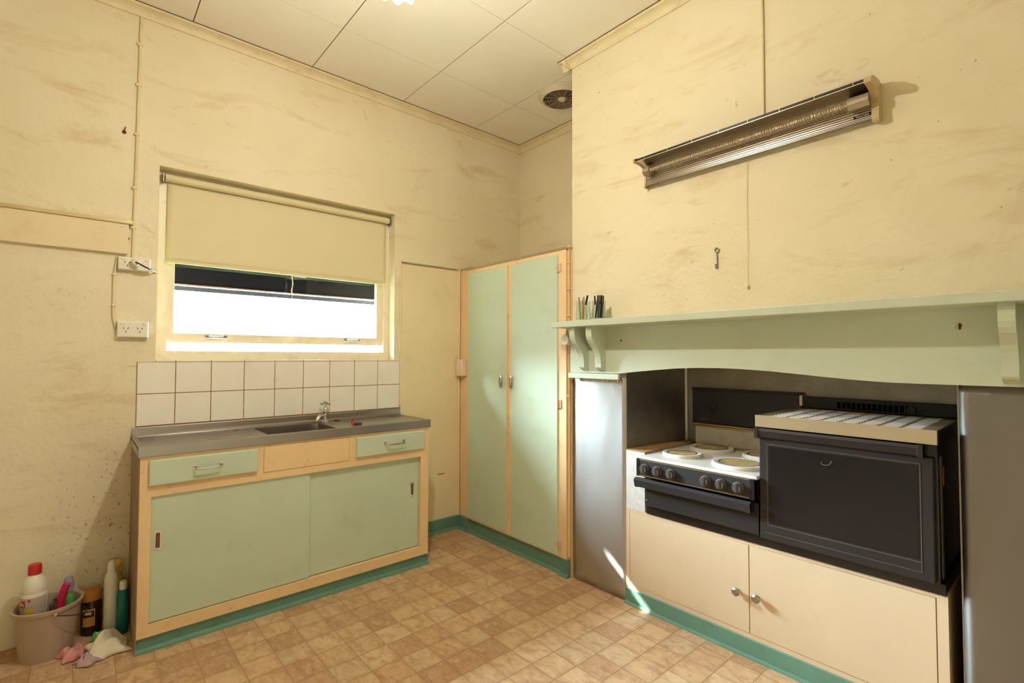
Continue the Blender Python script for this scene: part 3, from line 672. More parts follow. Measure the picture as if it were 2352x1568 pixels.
MB().box(1.4455, 1.556, -0.580, -0.100, 0.752, 0.757, 0.001).build('top_board', 'filler_top', fb)

# ------------------------------------------------------------------ cooker
ck = thing('cooker', (2.1, -0.35, UZ), 'side-by-side electric cooker with white four-plate hob and brown oven', 'cooker')
HZ = 0.748; HX0, HX1 = 1.560, 2.108; HF, HB = -0.640, -0.120
z0 = UZ+0.0005
m = MB(); m.box(HX0+0.012, HX1, -0.590, HB, 0.50, HZ-0.014); m.build('hob_body', 'black_enamel', ck)
m = MB(); m.box(1.566, 2.66, -0.584, -0.12, z0, 0.502); m.build('plinth', 'black_enamel', ck)
hob = MB().box(HX0, HX1, HF, HB, HZ-0.014, HZ, 0.005, 2).build('hob_top', 'enamel_white', ck)
def plate(x, y, r):
    p_ = MB().lathe([(0, HZ+0.010), (r*0.70, HZ+0.010), (r*0.78, HZ+0.015), (r*0.96, HZ+0.015), (r, HZ+0.010), (r, HZ)], (x, y, 0), 40).build('hotplate', 'enamel_white', hob)
    m = MB(); m.lathe([(0, HZ+0.0105), (r*0.74, HZ+0.0105), (r*0.74, HZ+0.0135), (0, HZ+0.0125)], (x, y, 0), 40); q = m.build('cooking_plate', 'hotplate', p_)
    m = MB()
    for k in range(int(r*420)):
        a = 2*PI*k/int(r*420); m.box(x+r*0.72*math.cos(a)-0.0018, x+r*0.72*math.cos(a)+0.0018, y+r*0.72*math.sin(a)-0.0018, y+r*0.72*math.sin(a)+0.0018, HZ+0.013, HZ+0.0155)
    m.build('rim_beads', 'coil', p_)
for x, y, r in ((1.690, -0.470, 0.092), (1.972, -0.490, 0.112), (1.712, -0.225, 0.105), (1.965, -0.225, 0.092)): plate(x, y, r)
cpn = MB().box(HX0-0.004, HX1-0.006, -0.650, -0.610, 0.657, 0.735, 0.002).build('control_panel', 'black_panel', ck)
for z in (0.733, 0.662): MB().box(HX0+0.012, HX1-0.026, -0.6515, -0.649, z-0.0018, z+0.0018).build('trim_line', 'brass', cpn)
for x in (HX0-0.004, HX1-0.022): MB().box(x, x+0.016, -0.653, -0.62, 0.656, 0.738, 0.002).build('end_cap', 'black_enamel', cpn)
for x in (1.603, 1.669, 1.740, 1.902, 1.970, 2.040):
    k_ = MB().lathe([(0, -0.650), (0.0235, -0.650), (0.0235, -0.655), (0.0205, -0.658), (0.0195, -0.668), (0.017, -0.671), (0, -0.671)], (x, 0, 0.695), 24, axis='Y').build('control_knob', 'knob_brown', cpn)
    MB().box(x-0.001, x+0.0075, -0.6725, -0.668, 0.678, 0.712, 0.001).build('grip', 'knob_dark', k_)
gd = MB().box(1.578, HX1-0.004, -0.618, -0.590, 0.515, 0.640, 0.002).build('grill_door', 'oven_brown', ck)
MB().prism([(-0.616, 0.642), (-0.650, 0.648), (-0.664, 0.638), (-0.656, 0.606), (-0.648, 0.604), (-0.648, 0.630), (-0.616, 0.630)], 'X', 1.548, 2.088).build('grip_handle', 'black_panel', gd)
for x in (1.548, 2.070): MB().box(x, x+0.018, -0.656, -0.616, 0.603, 0.634, 0.002).build('handle_end', 'black_panel', gd)
box1('hinge_clip', 'steel', gd, 1.580, 1.596, -0.622, -0.618, 0.538, 0.546)
# rear panel of the hob
sb = MB().box(1.560, 2.100, -0.135, -0.10, 0.866, 1.050, 0.003).build('rear_panel', 'black_panel', ck)
MB().box(1.557, 2.103, -0.138, -0.10, 1.040, 1.054, 0.002).build('top_bar', 'black_enamel', sb)
MB().box(1.5575, 1.5615, -0.137, -0.10, 0.866, 1.046).build('side_strip', 'steel', sb)
MB().box(2.094, 2.106, -0.137, -0.10, 0.995, 1.044).build('side_strip', 'aluminium', sb)
for z, d in ((0.862, 0.004), (0.852, 0.002)): MB().box(1.560, 2.100, -0.136-d, -0.10, z-0.005, z+0.003, 0.001).build('trim_line', 'brass', sb)
MB().lathe([(0.030, -0.1352), (0.030, -0.138), (0.027, -0.138), (0.026, -0.1352), (0, -0.1358)], (1.674, 0, 0.955), 32, axis='Y').build('clock_dial', 'black_enamel', sb)
MB().tube([(1.674, -0.139, 0.955), (1.692, -0.139, 0.967)], 0.0012, 5).build('clock_hand', 'line_grey', sb)
m = MB()
for k in range(5): m.box(1.606+k*0.0085, 1.6115+k*0.0085, -0.1356, -0.1349, 0.884, 0.889)
m.build('brand_marks', 'line_grey', sb)
MB().box(1.572, 2.100, -0.128, -0.10, HZ, 0.846, 0.002).build('back_strip', 'enamel_white', ck)
MB().box(1.572, 2.100, -0.150, -0.126, HZ-0.001, HZ+0.010, 0.002).build('back_lip', 'brass', ck)
# oven
OX0, OX1, OF = 2.112, 2.650, -0.600
ob = MB().box(OX0, OX1, OF, -0.12, 0.502, 0.943, 0.003).build('oven_body', 'black_enamel', ck)
MB().box(OX1-0.001, OX1+0.002, -0.560, -0.535, 0.51, 0.90).build('side_seam', 'line_grey', ob)
MB().box(OX1, OX1+0.0015, -0.520, -0.500, 0.80, 0.86).build('sticker', 'orange_lid', ob)
od = MB().box(OX0-0.002, OX1-0.008, OF-0.022, OF-0.001, 0.508, 0.902, 0.004, 2).build('oven_door', 'oven_brown', ck)
MB().box(2.148, 2.602, OF-0.0240, OF-0.021, 0.575, 0.872, 0.002).build('oven_window', 'oven_glass', od)
m = MB()
for (a, b, c_, d_) in ((2.140, 2.610, 0.566, 0.568), (2.140, 2.610, 0.878, 0.880), (2.140, 2.142, 0.566, 0.880), (2.608, 2.610, 0.535, 0.880), (2.130, 2.610, 0.535, 0.5365)):
    m.box(a, b, OF-0.0235, OF-0.0215, c_, d_)
m.build('door_beading', 'line_grey', od)
MB().tube([(2.330, OF-0.026, 0.842), (2.333, OF-0.029, 0.833), (2.345, OF-0.030, 0.831), (2.358, OF-0.029, 0.836), (2.363, OF-0.026, 0.848)], 0.0018, 6).build('catch', 'line_grey', od)
oh = MB().prism([(OF-0.020, 0.938), (OF-0.034, 0.940), (OF-0.038, 0.930), (OF-0.034, 0.906), (OF-0.022, 0.900)], 'X', OX0-0.010, OX1-0.030).build('oven_handle', 'oven_brown', od)
for x in (OX0-0.014, OX1-0.046): MB().box(x, x+0.016, OF-0.040, OF-0.018, 0.900, 0.941, 0.002).build('handle_end', 'knob_dark', od)
tr_ = MB(); tr_.box(2.098, 2.654, -0.626, -0.106, 0.978, 0.984); tr_.box(2.098, 2.654, -0.627, -0.624, 0.944, 0.990, 0.001); tr_.box(2.098, 2.101, -0.626, -0.106, 0.950, 0.988); tr_.build('top_tray', 'tray_metal', ck)
MB().box(2.651, 2.656, -0.622, -0.106, 0.944, 0.988).build('tray_side', 'black_enamel', ck)
m = MB()
for i in range(8):
    for j in range(12):
        x = 2.140+i*0.060; y = -0.585+j*0.0365
        m.prism([(y, 0.984), (y+0.010, 0.984), (y+0.008, 0.9865), (y+0.002, 0.9862)], 'X', x, x+0.046)
m.build('louvres', 'louvre_metal', ck, kind='stuff')
vp = MB().box(2.106, 2.655, -0.135, -0.10, 0.986, 1.038, 0.002).build('vent_panel', 'black_panel', ck)
for k in range(14): MB().box(2.245+k*0.0185, 2.258+k*0.0185, -0.1362, -0.1345, 0.994, 1.022).build('vent_slot', 'slot_black', vp)
MB().lathe([(0, -0.135), (0.016, -0.135), (0.015, -0.150), (0, -0.150)], (2.505, 0, 1.008), 20, axis='Y').build('timer_knob', 'knob_dark', vp)
m = MB()
for k in range(3): m.box(2.463, 2.485, -0.1358, -0.1345, 1.000+k*0.007, 1.002+k*0.007)
m.build('dial_marks', 'line_grey', vp)

# ------------------------------------------------------------------ mantel
mt = thing('mantelpiece', (2.07, -0.60, 1.13), 'mint green painted mantelpiece with arched fascia over the cooker', 'mantelpiece')
MF = -0.600
MB().box(1.0795, 3.075, -0.742, CHY, 1.374, 1.4055, 0.003, 2).build('shelf', 'mint_mantel', mt)
arch = [(1.089, 1.132), (1.415, 1.134), (1.52, 1.146), (1.617, 1.156), (1.73, 1.166), (1.838, 1.171), (1.94, 1.172), (2.03, 1.170), (2.14, 1.164), (2.259, 1.154), (2.34, 1.147), (2.414, 1.141), (2.48, 1.137), (2.538, 1.1345), (2.62, 1.134), (3.065, 1.134)]
m = MB(); A = [];
for (x, z) in arch:
    A.append([m.bm.verts.new(c_) for c_ in ((x, MF, z), (x, MF, 1.374), (x, CHY, 1.374), (x, CHY, z))])
for a, b in zip(A, A[1:]):
    for k in range(4): m.bm.faces.new((a[k], a[(k+1) % 4], b[(k+1) % 4], b[k]))
m.bm.faces.new(A[0]); m.bm.faces.new(A[-1][::-1])
m.build('fascia', 'mint_mantel', mt)
cprof = [(MF, 1.374), (-0.712, 1.374), (-0.716, 1.362), (-0.7155, 1.340), (-0.713, 1.322), (-0.706, 1.305), (-0.694, 1.288), (-0.678, 1.272), (-0.662, 1.255), (-0.650, 1.236), (-0.643, 1.215), (-0.640, 1.190), (-0.639, 1.165), (-0.634, 1.158), (MF, 1.142)]
for x0, x1 in ((1.187, 1.222), (1.298, 1.336), (2.803, 2.839), (2.914, 2.952)):
    MB().prism(cprof, 'X', x0, x1).build('corbel', 'mint_mantel', mt)
hr = thing('hook_rail', (1.26, -0.61, 1.10), 'short mint hook rail under the left end of the mantel', 'hook rail')
MB().box(1.088, 1.428, -0.618, -0.5995, 1.102, 1.1315, 0.004, 2).build('rail', 'mint_mantel', hr)
for k in range(6):
    x = 1.106+k*0.062
    MB().tube([(x, -0.609, 1.104), (x, -0.610, 1.096), (x+0.006, -0.611, 1.090), (x+0.013, -0.611, 1.092), (x+0.016, -0.611, 1.098)], 0.0022, 6).build('hook', 'brass', hr)
fx = MB().lathe([(0, 0), (0.028, 0), (0.030, 0.006), (0.030, 0.05), (0.026, 0.056), (0, 0.056)], (1.098, -0.6575, 1.312), 24, axis='Y')
tag(fx.build('white_fitting', 'bottle_white'), 'small white round fitting under the left end of the mantel shelf', 'fitting')
hk = MB(); hk.tube([(2.713, -0.599, 1.318), (2.713, -0.612, 1.319), (2.713, -0.624, 1.322)], 0.0032, 7); hk.tube([(2.713, -0.622, 1.324), (2.713, -0.624, 1.306)], 0.0032, 7)
tag(hk.build('rusty_hook', 'rust'), 'rusty screw hook at the right end of the mantel fascia', 'hook')
hk = MB(); hk.tube([(1.437, -0.599, 1.300), (1.437, -0.609, 1.300), (1.441, -0.614, 1.305)], 0.0024, 7)
tag(hk.build('bent_nail', 'rust'), 'small bent nail beside the left corbels of the mantel', 'nail')

# jars of pens on the mantel
def jar(x, y, r, h, label):
    prof = [(0, 0.0), (r*1.0, 0.0), (r*1.02, 0.004), (r*0.96, h*0.3), (r*0.9, h*0.7), (r*0.95, h), (r*0.90, h), (r*0.85, h*0.7), (r*0.90, h*0.3), (r*0.93, 0.010), (0, 0.009)]
    return tag(MB().lathe(prof, (x, y, 1.4058), 28).build('glass_jar', 'jar'), label, 'jar', 'glass jars of pens')
def pen(x, y, tilt_a, tilt, L, mb_, mc, label, r=0.0042):
    """one pen standing in a jar: barrel, cap or grip, tip"""
    o = thing('pen', (x, y, 1.417), label, 'pen', 'pens in the jars on the mantel')
    d = Vector((math.cos(tilt_a)*math.sin(tilt), math.sin(tilt_a)*math.sin(tilt), math.cos(tilt))); b = Vector((x, y, 1.417))
    MB().tube([b, b+d*L*0.55, b+d*L*0.62], r, 8).build('barrel', mb_, o)
    MB().tube([b+d*L*0.60, b+d*L*0.9, b+d*L], r*1.15, 8, r_end=r*0.95).build('cap', mc, o)
    s_ = Vector((0, -1, 0)); MB().tube([b+d*L*0.72+s_*r*1.4, b+d*L*0.98+s_*r*1.4], 0.0011, 5).build('clip', 'chrome' if mc != 'pen_grey' else 'pen_grey', o)
    return o
J1, J2 = (1.236, -0.660), (1.340, -0.660)
jar(*J1, 0.041, 0.105, 'left glass jar with a few loose pens on the mantel')
jar(*J2, 0.037, 0.100, 'right glass jar packed with dark pens on the mantel')
pen(J1[0]-0.020, J1[1], 3.6, 0.06, 0.118, 'pen_grey', 'pen_grey', 'silver pen at the left side of the left jar')
pen(J1[0]-0.014, J1[1]+0.012, 1.0, 0.05, 0.120, 'pen_purple', 'pen_grey', 'purple pen behind the silver one in the left jar', 0.0036)
pen(J1[0]-0.002, J1[1]-0.006, 0.2, 0.06, 0.104, 'pen_yellow', 'pen_yellow', 'yellow pen in the middle of the left jar', 0.005)
pen(J1[0]-0.006, J1[1]+0.004, 0.4, 0.20, 0.128, 'pen_white', 'pen_black', 'white pen with dark grip leaning right in the left jar', 0.0052)
jp = [(-0.016, -0.004, 2.9, 0.08, 0.116, 'pen_white', 'pen_black', 'white pen with black top at the left side of the right jar'),
      (-0.010, 0.006, 2.4, 0.07, 0.120, 'pen_teal', 'pen_purple', 'teal pen with purple top in the right jar'),
      (-0.012, -0.012, 0.3, 0.12, 0.112, 'pen_black', 'pen_brown', 'black pen with brown top leaning right in the right jar'),
      (0.000, -0.008, 0.2, 0.08, 0.116, 'pen_brown', 'pen_brown', 'brown pencil in the middle of the right jar'),
      (0.006, 0.004, 0.4, 0.10, 0.117, 'pen_black', 'pen_black', 'all-black pen right of the middle in the right jar'),
      (0.010, -0.010, 0.1, 0.09, 0.115, 'pen_teal', 'pen_black', 'teal pen with black top at the right of the right jar'),
      (0.016, 0.006, 0.6, 0.06, 0.112, 'pen_brown', 'pen_black', 'brown pen with black top at the far right of the right jar')]
for dx, dy, a, tl, L, mb_, mc, lb in jp: pen(J2[0]+dx, J2[1]+dy, a, tl, L, mb_, mc, lb)

# ------------------------------------------------------------------ heater on the chimney breast
HE0, HE1 = 1.583, 2.500
ht = thing('wall_heater', (2.05, CHY, 2.03), 'long chrome radiant bar heater on the chimney breast', 'heater')
rp = [(-0.691, 2.142), (-0.675, 2.1435), (-0.655, 2.1435), (-0.635, 2.141), (-0.618, 2.135), (-0.606, 2.126), (-0.599, 2.111), (-0.596, 2.094), (-0.597, 2.076), (-0.600, 2.059), (-0.603, 2.046)]
def refl(rp, n0):
    out = rp[:n0]
    for i in range(n0, len(rp)-1):
        a, b = rp[i], rp[i+1]
        for k in range(4):
            f_ = k/4; bumpy = 0.0012 if k % 2 else 0
            out.append((a[0]+(b[0]-a[0])*f_-bumpy, a[1]+(b[1]-a[1])*f_))
    return out+[rp[-1]]
rf = MB().sheet(refl(rp, 6), 'X', HE0, HE1, 0.001).build('reflector', 'reflector', ht)
m = MB(); m.prism([(-0.692, 2.1435), (-0.692, 2.154), (-0.66, 2.163), (-0.575, 2.168), (-0.575, 2.056), (-0.592, 2.056), (-0.591, 2.062), (-0.590, 2.078), (-0.589, 2.095), (-0.592, 2.114), (-0.600, 2.131), (-0.614, 2.141), (-0.634, 2.147), (-0.656, 2.149)], 'X', HE0+0.002, HE1-0.002); m.build('housing', 'black_enamel', ht)
MB().box(HE0, HE1, -0.6935, -0.690, 2.1405, 2.143).build('edge_strip', 'aluminium', ht)
MB().box(HE0, HE1, -0.605, -0.602, 2.0445, 2.0465).build('edge_strip', 'knob_brown', ht)
for k in range(8): MB().box(HE0+0.055+k*0.118, HE0+0.057+k*0.118, -0.6925, -0.6885, 2.1435, 2.1545).build('rivet', 'brass', ht)
ec = [(-0.697, 2.139), (-0.697, 2.152), (-0.690, 2.160), (-0.655, 2.168), (-0.573, 2.172), (-0.573, 2.040), (-0.602, 2.038), (-0.607, 2.043), (-0.604, 2.060), (-0.6005, 2.077), (-0.5995, 2.094), (-0.6025, 2.110), (-0.609, 2.124), (-0.620, 2.1325), (-0.636, 2.138), (-0.656, 2.1405), (-0.676, 2.140)]
MB().prism(ec, 'X', HE0-0.007, HE0+0.002).build('end_cap', 'heater_beige', ht)
ecr = [(-0.703, 2.134), (-0.704, 2.146), (-0.692, 2.158), (-0.655, 2.169), (-0.610, 2.174), (-0.573, 2.172), (-0.573, 2.038), (-0.606, 2.034), (-0.616, 2.040), (-0.613, 2.060), (-0.612, 2.080), (-0.612, 2.098), (-0.616, 2.112), (-0.626, 2.122), (-0.645, 2.130), (-0.672, 2.134)]
MB().prism(ecr, 'X', HE1-0.002, HE1+0.019).build('end_cap', 'heater_beige', ht)
RC = (-0.634, 2.107)
el = MB().tube([(HE0+0.05, *RC), (HE1-0.06, *RC)], 0.0085, 12).build('element_rod', 'ceramic', ht)
m = MB(); N = 900
m.tube([(HE0+0.055+(HE1-HE0-0.12)*k/N, RC[0]+0.0098*math.cos(k*0.62), RC[1]+0.0098*math.sin(k*0.62)) for k in range(N+1)], 0.0010, 4); m.build('coil_wire', 'brass', el)
for x0, x1 in ((HE0+0.016, HE0+0.050), (HE1-0.064, HE1-0.002)):
    MB().prism([(-0.604, 2.088), (-0.604, 2.126), (-0.634, 2.130), (-0.652, 2.122), (-0.655, 2.098), (-0.636, 2.084)], 'X', x0, x1).build('end_block', 'reflector', ht)
gw = MB()
for k in range(62):
    x = HE0+0.055+k*(HE1-HE0-0.12)/61
    gw.tube([(x, -0.603, 2.090), (x, -0.630, 2.088), (x, -0.649, 2.096), (x, -0.653, 2.112), (x, -0.642, 2.125), (x, -0.620, 2.130)], 0.0009, 4, caps=False)
for y, z in ((-0.649, 2.096), (-0.653, 2.112), (-0.642, 2.125)): gw.tube([(HE0+0.05, y, z), (HE1-0.06, y, z)], 0.0011, 5)
gw.build('wire_guard', 'chrome', ht, kind='stuff')
nameplate = MB().prism([(-0.5985, 2.0715), (-0.6015, 2.0715), (-0.6030, 2.0625), (-0.6005, 2.0625)], 'X', HE1-0.058, HE1-0.004).build('name_plate', 'black_enamel', ht)
text_mesh('lettering', 'VULCAN', 0.0098, 'lettering', nameplate, (HE1-0.031, -0.6026, 2.067), (1, 0, 0), (0, 0.16, 1), 0.0004)
cb_ = MB(); cb_.tube([(2.127, CHY-0.006, H-0.045), (2.128, CHY-0.006, 2.5), (2.127, CHY-0.006, 2.168)], 0.0045, 8)
tag(cb_.build('heater_cable', 'conduit_paint'), 'thin vertical painted cable above the heater', 'cable')
pc = thing('heater_pull_cord', (2.057, CHY, 1.508), 'thin pull cord hanging below the heater', 'pull cord')
MB().tube([(2.060, CHY-0.010, 2.046), (2.056, CHY-0.005, 1.9), (2.0575, CHY-0.004, 1.7), (2.055, CHY-0.005, 1.52)], 0.0008, 5).tube([(2.055, CHY-0.010, 2.046), (2.0535, CHY-0.006, 1.85), (2.0525, CHY-0.005, 1.62), (2.0535, CHY-0.005, 1.52)], 0.0007, 5).build('cord', 'cord', pc)
MB().lathe([(0, 0), (0.006, 0.001), (0.0065, 0.008), (0.003, 0.014), (0, 0.014)], (2.0545, CHY-0.0075, 1.507), 12).build('toggle', 'cord', pc)
ky = thing('door_key', (1.925, CHY, 1.60), 'old steel key hanging on the chimney breast', 'key')
MB().lathe([(0.0095+0.0026*math.cos(a), 0.0026*math.sin(a)) for a in [k*PI/4 for k in range(9)]], (1.925, CHY-0.005, 1.684), 20, axis='Y').build('bow', 'steel', ky)
MB().tube([(1.9252, CHY-0.005, 1.675), (1.9265, CHY-0.005, 1.602)], 0.0026, 8).build('shank', 'steel', ky)
MB().box(1.916, 1.926, CHY-0.0065, CHY-0.0035, 1.606, 1.612).box(1.916, 1.926, CHY-0.0065, CHY-0.0035, 1.615, 1.623).box(1.9215, 1.926, CHY-0.0065, CHY-0.0035, 1.606, 1.623).build('bit', 'steel', ky)
nk = MB(); nk.tube([(1.925, CHY+0.001, 1.691), (1.925, CHY-0.012, 1.693)], 0.0016, 6); tag(nk.build('key_nail', 'rust'), 'small nail the key hangs from', 'nail')

# ------------------------------------------------------------------ ceiling lamp and vent
lp = thing('pendant_lamp', (LAMP_POS.x, LAMP_POS.y, H), 'lit pendant lamp with scalloped frosted glass shade', 'ceiling lamp')
lx, ly, lz = LAMP_POS
MB().lathe([(0, H-0.0005), (0.055, H-0.0005), (0.05, H-0.018), (0.012, H-0.030), (0, H-0.030)], (lx, ly, 0), 28).build('ceiling_rose', 'brass', lp)
MB().tube([(lx, ly, H-0.028), (lx, ly, lz+0.10)], 0.005, 8).build('rod', 'brass', lp)
MB().lathe([(0, lz+0.105), (0.02, lz+0.105), (0.024, lz+0.07), (0, lz+0.07)], (lx, ly, 0), 20).build('lamp_holder', 'brass', lp)
sh = [(0.026, 0.085), (0.045, 0.075), (0.062, 0.05), (0.074, 0.02), (0.081, -0.03), (0.087, -0.070)]
MB().lathe([(r, lz+h_) for r, h_ in sh], (lx, ly, 0), 96, warp=lambda r, h_, a: (r*(1+0.03*math.cos(12*a)), h_-(0.012*(0.5+0.5*math.cos(12*a)) if h_ < lz-0.03 else 0))).build('glass_shade', 'lamp_shade', lp)
MB().lathe([(0, lz+0.07), (0.013, lz+0.06), (0.016, lz+0.04), (0.026, lz+0.012), (0.024, lz-0.012), (0.014, lz-0.024), (0, lz-0.027)], (lx, ly, 0), 20).build('light_bulb', 'bulb', lp)
ld = bpy.data.lights.new('lamp_light', 'POINT'); ld.energy = LAMP_W; ld.color = (1.0, 0.935, 0.86); ld.shadow_soft_size = 0.03
lo = bpy.data.objects.new('lamp_light', ld); COL.objects.link(lo); lo.parent = lp; lo.location = Vector((lx, ly, lz-0.045))-lp.location

vt = thing('ceiling_vent', (0.80, -0.353, H), 'round slatted ceiling vent in the alcove', 'vent')
VC = (0.800, -0.355, H); VR = 0.150
MB().lathe([(VR*0.80, -0.030), (VR*0.84, -0.032), (VR*0.98, -0.016), (VR*1.04, -0.004), (VR*1.04, -0.0005)], VC, 48).build('outer_ring', 'vent_plastic', vt)
MB().lathe([(0, -0.002), (VR*0.84, -0.002), (VR*0.84, -0.0005), (0, -0.0005)], VC, 40).build('back_plate', 'vent_dark', vt)
for r in (0.036, 0.054, 0.072, 0.090, 0.108):
    MB().lathe([(r-0.003, -0.012), (r-0.003, -0.027), (r+0.003, -0.030), (r+0.003, -0.012), (r-0.003, -0.012)], VC, 40).build('louvre_ring', 'vent_dark', vt)
for k in range(12):
    a = 2*PI*k/12
    MB().tube([(VC[0]+0.02*math.cos(a), VC[1]+0.02*math.sin(a), H-0.024), (VC[0]+0.124*math.cos(a), VC[1]+0.124*math.sin(a), H-0.028)], 0.0016, 5).build('spoke', 'vent_plastic', vt)
MB().lathe([(0, -0.036), (0.018, -0.036), (0.024, -0.030), (0.026, -0.020), (0, -0.02)], VC, 24).build('hub', 'vent_plastic', vt)

# ------------------------------------------------------------------ cleaning things on the floor by the sink cabinet
BC = (0.142, -2.735, 0.0)
bk = thing('bucket', BC, 'beige plastic bucket of cleaning things on the floor', 'bucket')
MB().lathe([(0, 0.004), (0.074, 0.004), (0.076, 0.0), (0.080, 0.0), (0.082, 0.008), (0.095, 0.10), (0.105, 0.192), (0.112, 0.194), (0.113, 0.206), (0.107, 0.208), (0.102, 0.204), (0.100, 0.196), (0.091, 0.10), (0.078, 0.012), (0, 0.010)], BC, 40).build('pail', 'bucket', bk)
ea = 0.25
for s_ in (0, PI):
    a = ea+s_
    MB().lathe([(0, 0), (0.010, 0), (0.010, 0.010), (0, 0.010)], (BC[0]+0.108*math.cos(a), BC[1]+0.108*math.sin(a)-0.005, 0.185), 12, axis='Y').build('ear', 'bucket', bk)
hp = []
for k in range(17):
    b = PI*k/16; w_ = 0.122*math.cos(b); q = 0.125*math.sin(b)
    hp.append((BC[0]+w_*math.cos(ea)-(-math.sin(ea))*q*0.0+math.sin(ea)*-q*-1*0.97*1.0, BC[1]+w_*math.sin(ea)+math.cos(ea)*q*0.97, 0.187-0.03*math.sin(b)))
MB().tube(hp, 0.0022, 6).build('wire_handle', 'rubber', bk)

def bottle(name, c, prof, mat, label, cat='bottle', seg=28, sq=None):
    o = thing(name, c, label, cat)
    MB().lathe(prof, c, seg, warp=(lambda r, h_, a: (r*sq(a), h_)) if sq else None).build('body', mat, o)
    return o
# white bottle with red cap in the bucket
c = (BC[0]-0.012, BC[1]-0.042, 0.012)
o = bottle('detergent_bottle', c, [(0, 0), (0.039, 0), (0.041, 0.005), (0.041, 0.20), (0.0425, 0.245), (0.0405, 0.250), (0.042, 0.256), (0.040, 0.275), (0.033, 0.298), (0.022, 0.312), (0.018, 0.318), (0.018, 0.322), (0, 0.322)], 'bottle_white', 'white bottle with red screw cap in the bucket')
MB().lathe([(0.0185, 0.318), (0.0215, 0.319), (0.021, 0.352), (0.018, 0.357), (0, 0.357)], c, 24).build('cap', 'red', o)
lb = MB().lathe([(0.0415, 0.120), (0.0425, 0.235)], c, 24, -1.9, 1.0).build('label_band', 'label_grey', o)
def arc(z0, z1, a0, a1, mat, nm, r=0.0434): MB().lathe([(r, z0), (r, z1)], c, 8, a0, a1).build(nm, mat, lb)
arc(0.200, 0.226, -1.05, -0.62, 'red', 'mark'); arc(0.208, 0.220, -0.98, -0.88, 'bottle_white', 'mark', 0.0438); arc(0.204, 0.216, -0.80, -0.72, 'bottle_white', 'mark', 0.0438)
arc(0.222, 0.230, -0.40, -0.22, 'red', 'mark'); arc(0.150, 0.196, -0.62, 0.05, 'yellow', 'mark')
# scrubbing brush and spray bottle in the bucket
b_ = thing('scrub_brush', (BC[0]+0.012, BC[1]+0.030, 0.012), 'magenta scrubbing brush handle standing in the bucket', 'brush')
m = MB(); bx, by = BC[0]+0.012, BC[1]+0.034
m.tube([(bx, by, 0.03), (bx+0.006, by-0.004, 0.12), (bx-0.004, by+0.004, 0.18), (bx-0.004, by+0.008, 0.215), (bx-0.002, by+0.016, 0.250), (bx, by+0.024, 0.268)], 0.014, 10); m.build('grip', 'magenta', b_)
m = MB(); m.box(bx-0.010, bx+0.010, by-0.030, by-0.012, 0.04, 0.20, 0.004); m.build('bristles', 'brush_dark', b_)
c = (BC[0]-0.022, BC[1]+0.062, 0.012)
o = bottle('spray_bottle', c, [(0, 0), (0.020, 0), (0.021, 0.004), (0.021, 0.175), (0.018, 0.205), (0.013, 0.215), (0.013, 0.224), (0, 0.224)], 'green_bright', 'small green-labelled spray bottle in the bucket')
MB().lathe([(0.0135, 0.214), (0.019, 0.216), (0.019, 0.24), (0.014, 0.268), (0.010, 0.275), (0, 0.275)], c, 20).build('clear_cap', 'pen_grey', o)
# behind the bucket, against the wall
c = (0.062, -2.596, 0.0)
o = bottle('lidded_jar', c, [(0, 0), (0.031, 0), (0.034, 0.004), (0.034, 0.130), (0.030, 0.142), (0.027, 0.150), (0, 0.150)], 'brown_jar', 'brown jar with an orange lid beside the bucket', 'jar', 32, lambda a: 1+0.06*math.cos(4*a))
MB().lathe([(0.028, 0.146), (0.036, 0.147), (0.036, 0.182), (0.033, 0.187), (0, 0.187)], c, 28).build('lid', 'orange_lid', o)
lb = MB().lathe([(0.0366, 0.042), (0.0366, 0.116)], c, 12, -0.9, 0.35).build('label_patch', 'orange_label', o)
MB().lathe([(0.0371, 0.082), (0.0371, 0.108)], c, 10, -0.8, 0.25).build('label_top', 'brown_jar', lb); MB().lathe([(0.0374, 0.092), (0.0374, 0.104)], c, 8, -0.65, 0.0).build('label_mark', 'label_grey', lb)
c = (0.120, -2.532, 0.0)
o = bottle('tall_white_bottle', c, [(0, 0), (0.023, 0), (0.025, 0.004), (0.025, 0.235), (0.022, 0.255), (0.015, 0.268), (0.0125, 0.272), (0.0125, 0.280), (0, 0.280)], 'bottle_white', 'tall slim white bottle in front of the sink cabinet side')
MB().lathe([(0.013, 0.268), (0.0155, 0.270), (0.0145, 0.300), (0.009, 0.315), (0, 0.317)], c, 20).build('cap', 'bottle_white', o)
c = (0.150, -2.492, 0.0)
o = bottle('teal_bottle', c, [(0, 0), (0.020, 0), (0.0215, 0.004), (0.0215, 0.160), (0.019, 0.182), (0.010, 0.192), (0, 0.192)], 'teal_bottle', 'teal bottle with a white cap beside the sink cabinet')
MB().lathe([(0.0105, 0.188), (0.0135, 0.190), (0.0135, 0.222), (0.011, 0.226), (0, 0.226)], c, 20).build('cap', 'bottle_white', o)
o = thing('yellow_spray_bottle', (0.055, -2.510, 0.0), 'yellow-topped spray bottle tucked behind the tall white bottle', 'spray bottle')
c = (0.050, -2.507, 0.0)
MB().lathe([(0, 0), (0.024, 0), (0.026, 0.004), (0.026, 0.185), (0.018, 0.215), (0.011, 0.225), (0.011, 0.236), (0, 0.236)], c, 24).build('body', 'yellow', o)
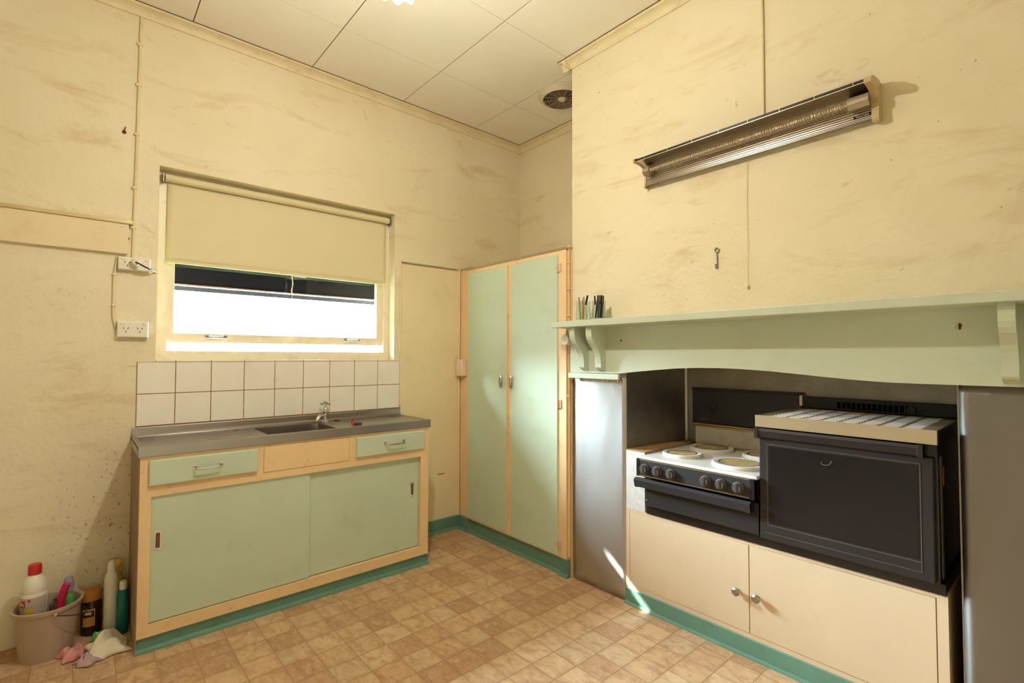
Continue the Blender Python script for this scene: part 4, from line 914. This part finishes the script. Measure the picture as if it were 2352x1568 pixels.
m = MB(); m.box(c[0]-0.015, c[0]+0.015, c[1]-0.016, c[1]+0.018, 0.236, 0.290, 0.006, 2); m.box(c[0]+0.013, c[0]+0.036, c[1]-0.008, c[1]+0.008, 0.272, 0.288, 0.003); m.box(c[0]+0.016, c[0]+0.022, c[1]-0.005, c[1]+0.005, 0.236, 0.274, 0.002); m.build('trigger_head', 'yellow', o)
# cloths
def crumple(x0, x1, y0, y1, hgt, seed, ang):
    rnd = random.Random(seed); ph = [rnd.uniform(0, 6.28) for _ in range(6)]
    cx, cy = (x0+x1)/2, (y0+y1)/2
    def f(u, v):
        e = math.sin(PI*min(max(u, 0), 1))**0.6*math.sin(PI*min(max(v, 0), 1))**0.6
        z = hgt*e*(0.62+0.25*math.sin(7*u+ph[0])*math.cos(6*v+ph[1])+0.18*math.sin(13*u+9*v+ph[2]))+0.003
        x = x0+(x1-x0)*u+0.006*math.sin(9*v+ph[3]); y = y0+(y1-y0)*v+0.007*math.sin(8*u+ph[4])
        dx, dy = x-cx, y-cy
        return (cx+dx*math.cos(ang)-dy*math.sin(ang), cy+dx*math.sin(ang)+dy*math.cos(ang), max(0.0025, z))
    return f
o = MB().grid(crumple(0.200, 0.285, -2.690, -2.622, 0.060, 3, 0.3), 22, 22).build('pink_cloth', 'pink_cloth', solid=0.003)
tag(o, 'pink cloth crumpled on the floor beside the bucket', 'cloth')
wc = thing('white_cloth', (0.25, -2.55, 0), 'crumpled white cloth with lilac corner on the floor', 'cloth')
MB().grid(crumple(0.185, 0.345, -2.612, -2.482, 0.085, 5, 0.15), 32, 32).build('cloth', 'white_cloth', wc, solid=0.003)
MB().grid(crumple(0.300, 0.372, -2.640, -2.585, 0.045, 9, 0.5), 16, 14).build('lilac_corner', 'lilac_cloth', wc, solid=0.003)
o = MB().grid(crumple(0.155, 0.190, -2.590, -2.560, 0.050, 12, 0.1), 10, 10).build('green_scourer', 'green_bright', solid=0.003)
tag(o, 'small green scourer behind the white cloth', 'scourer')
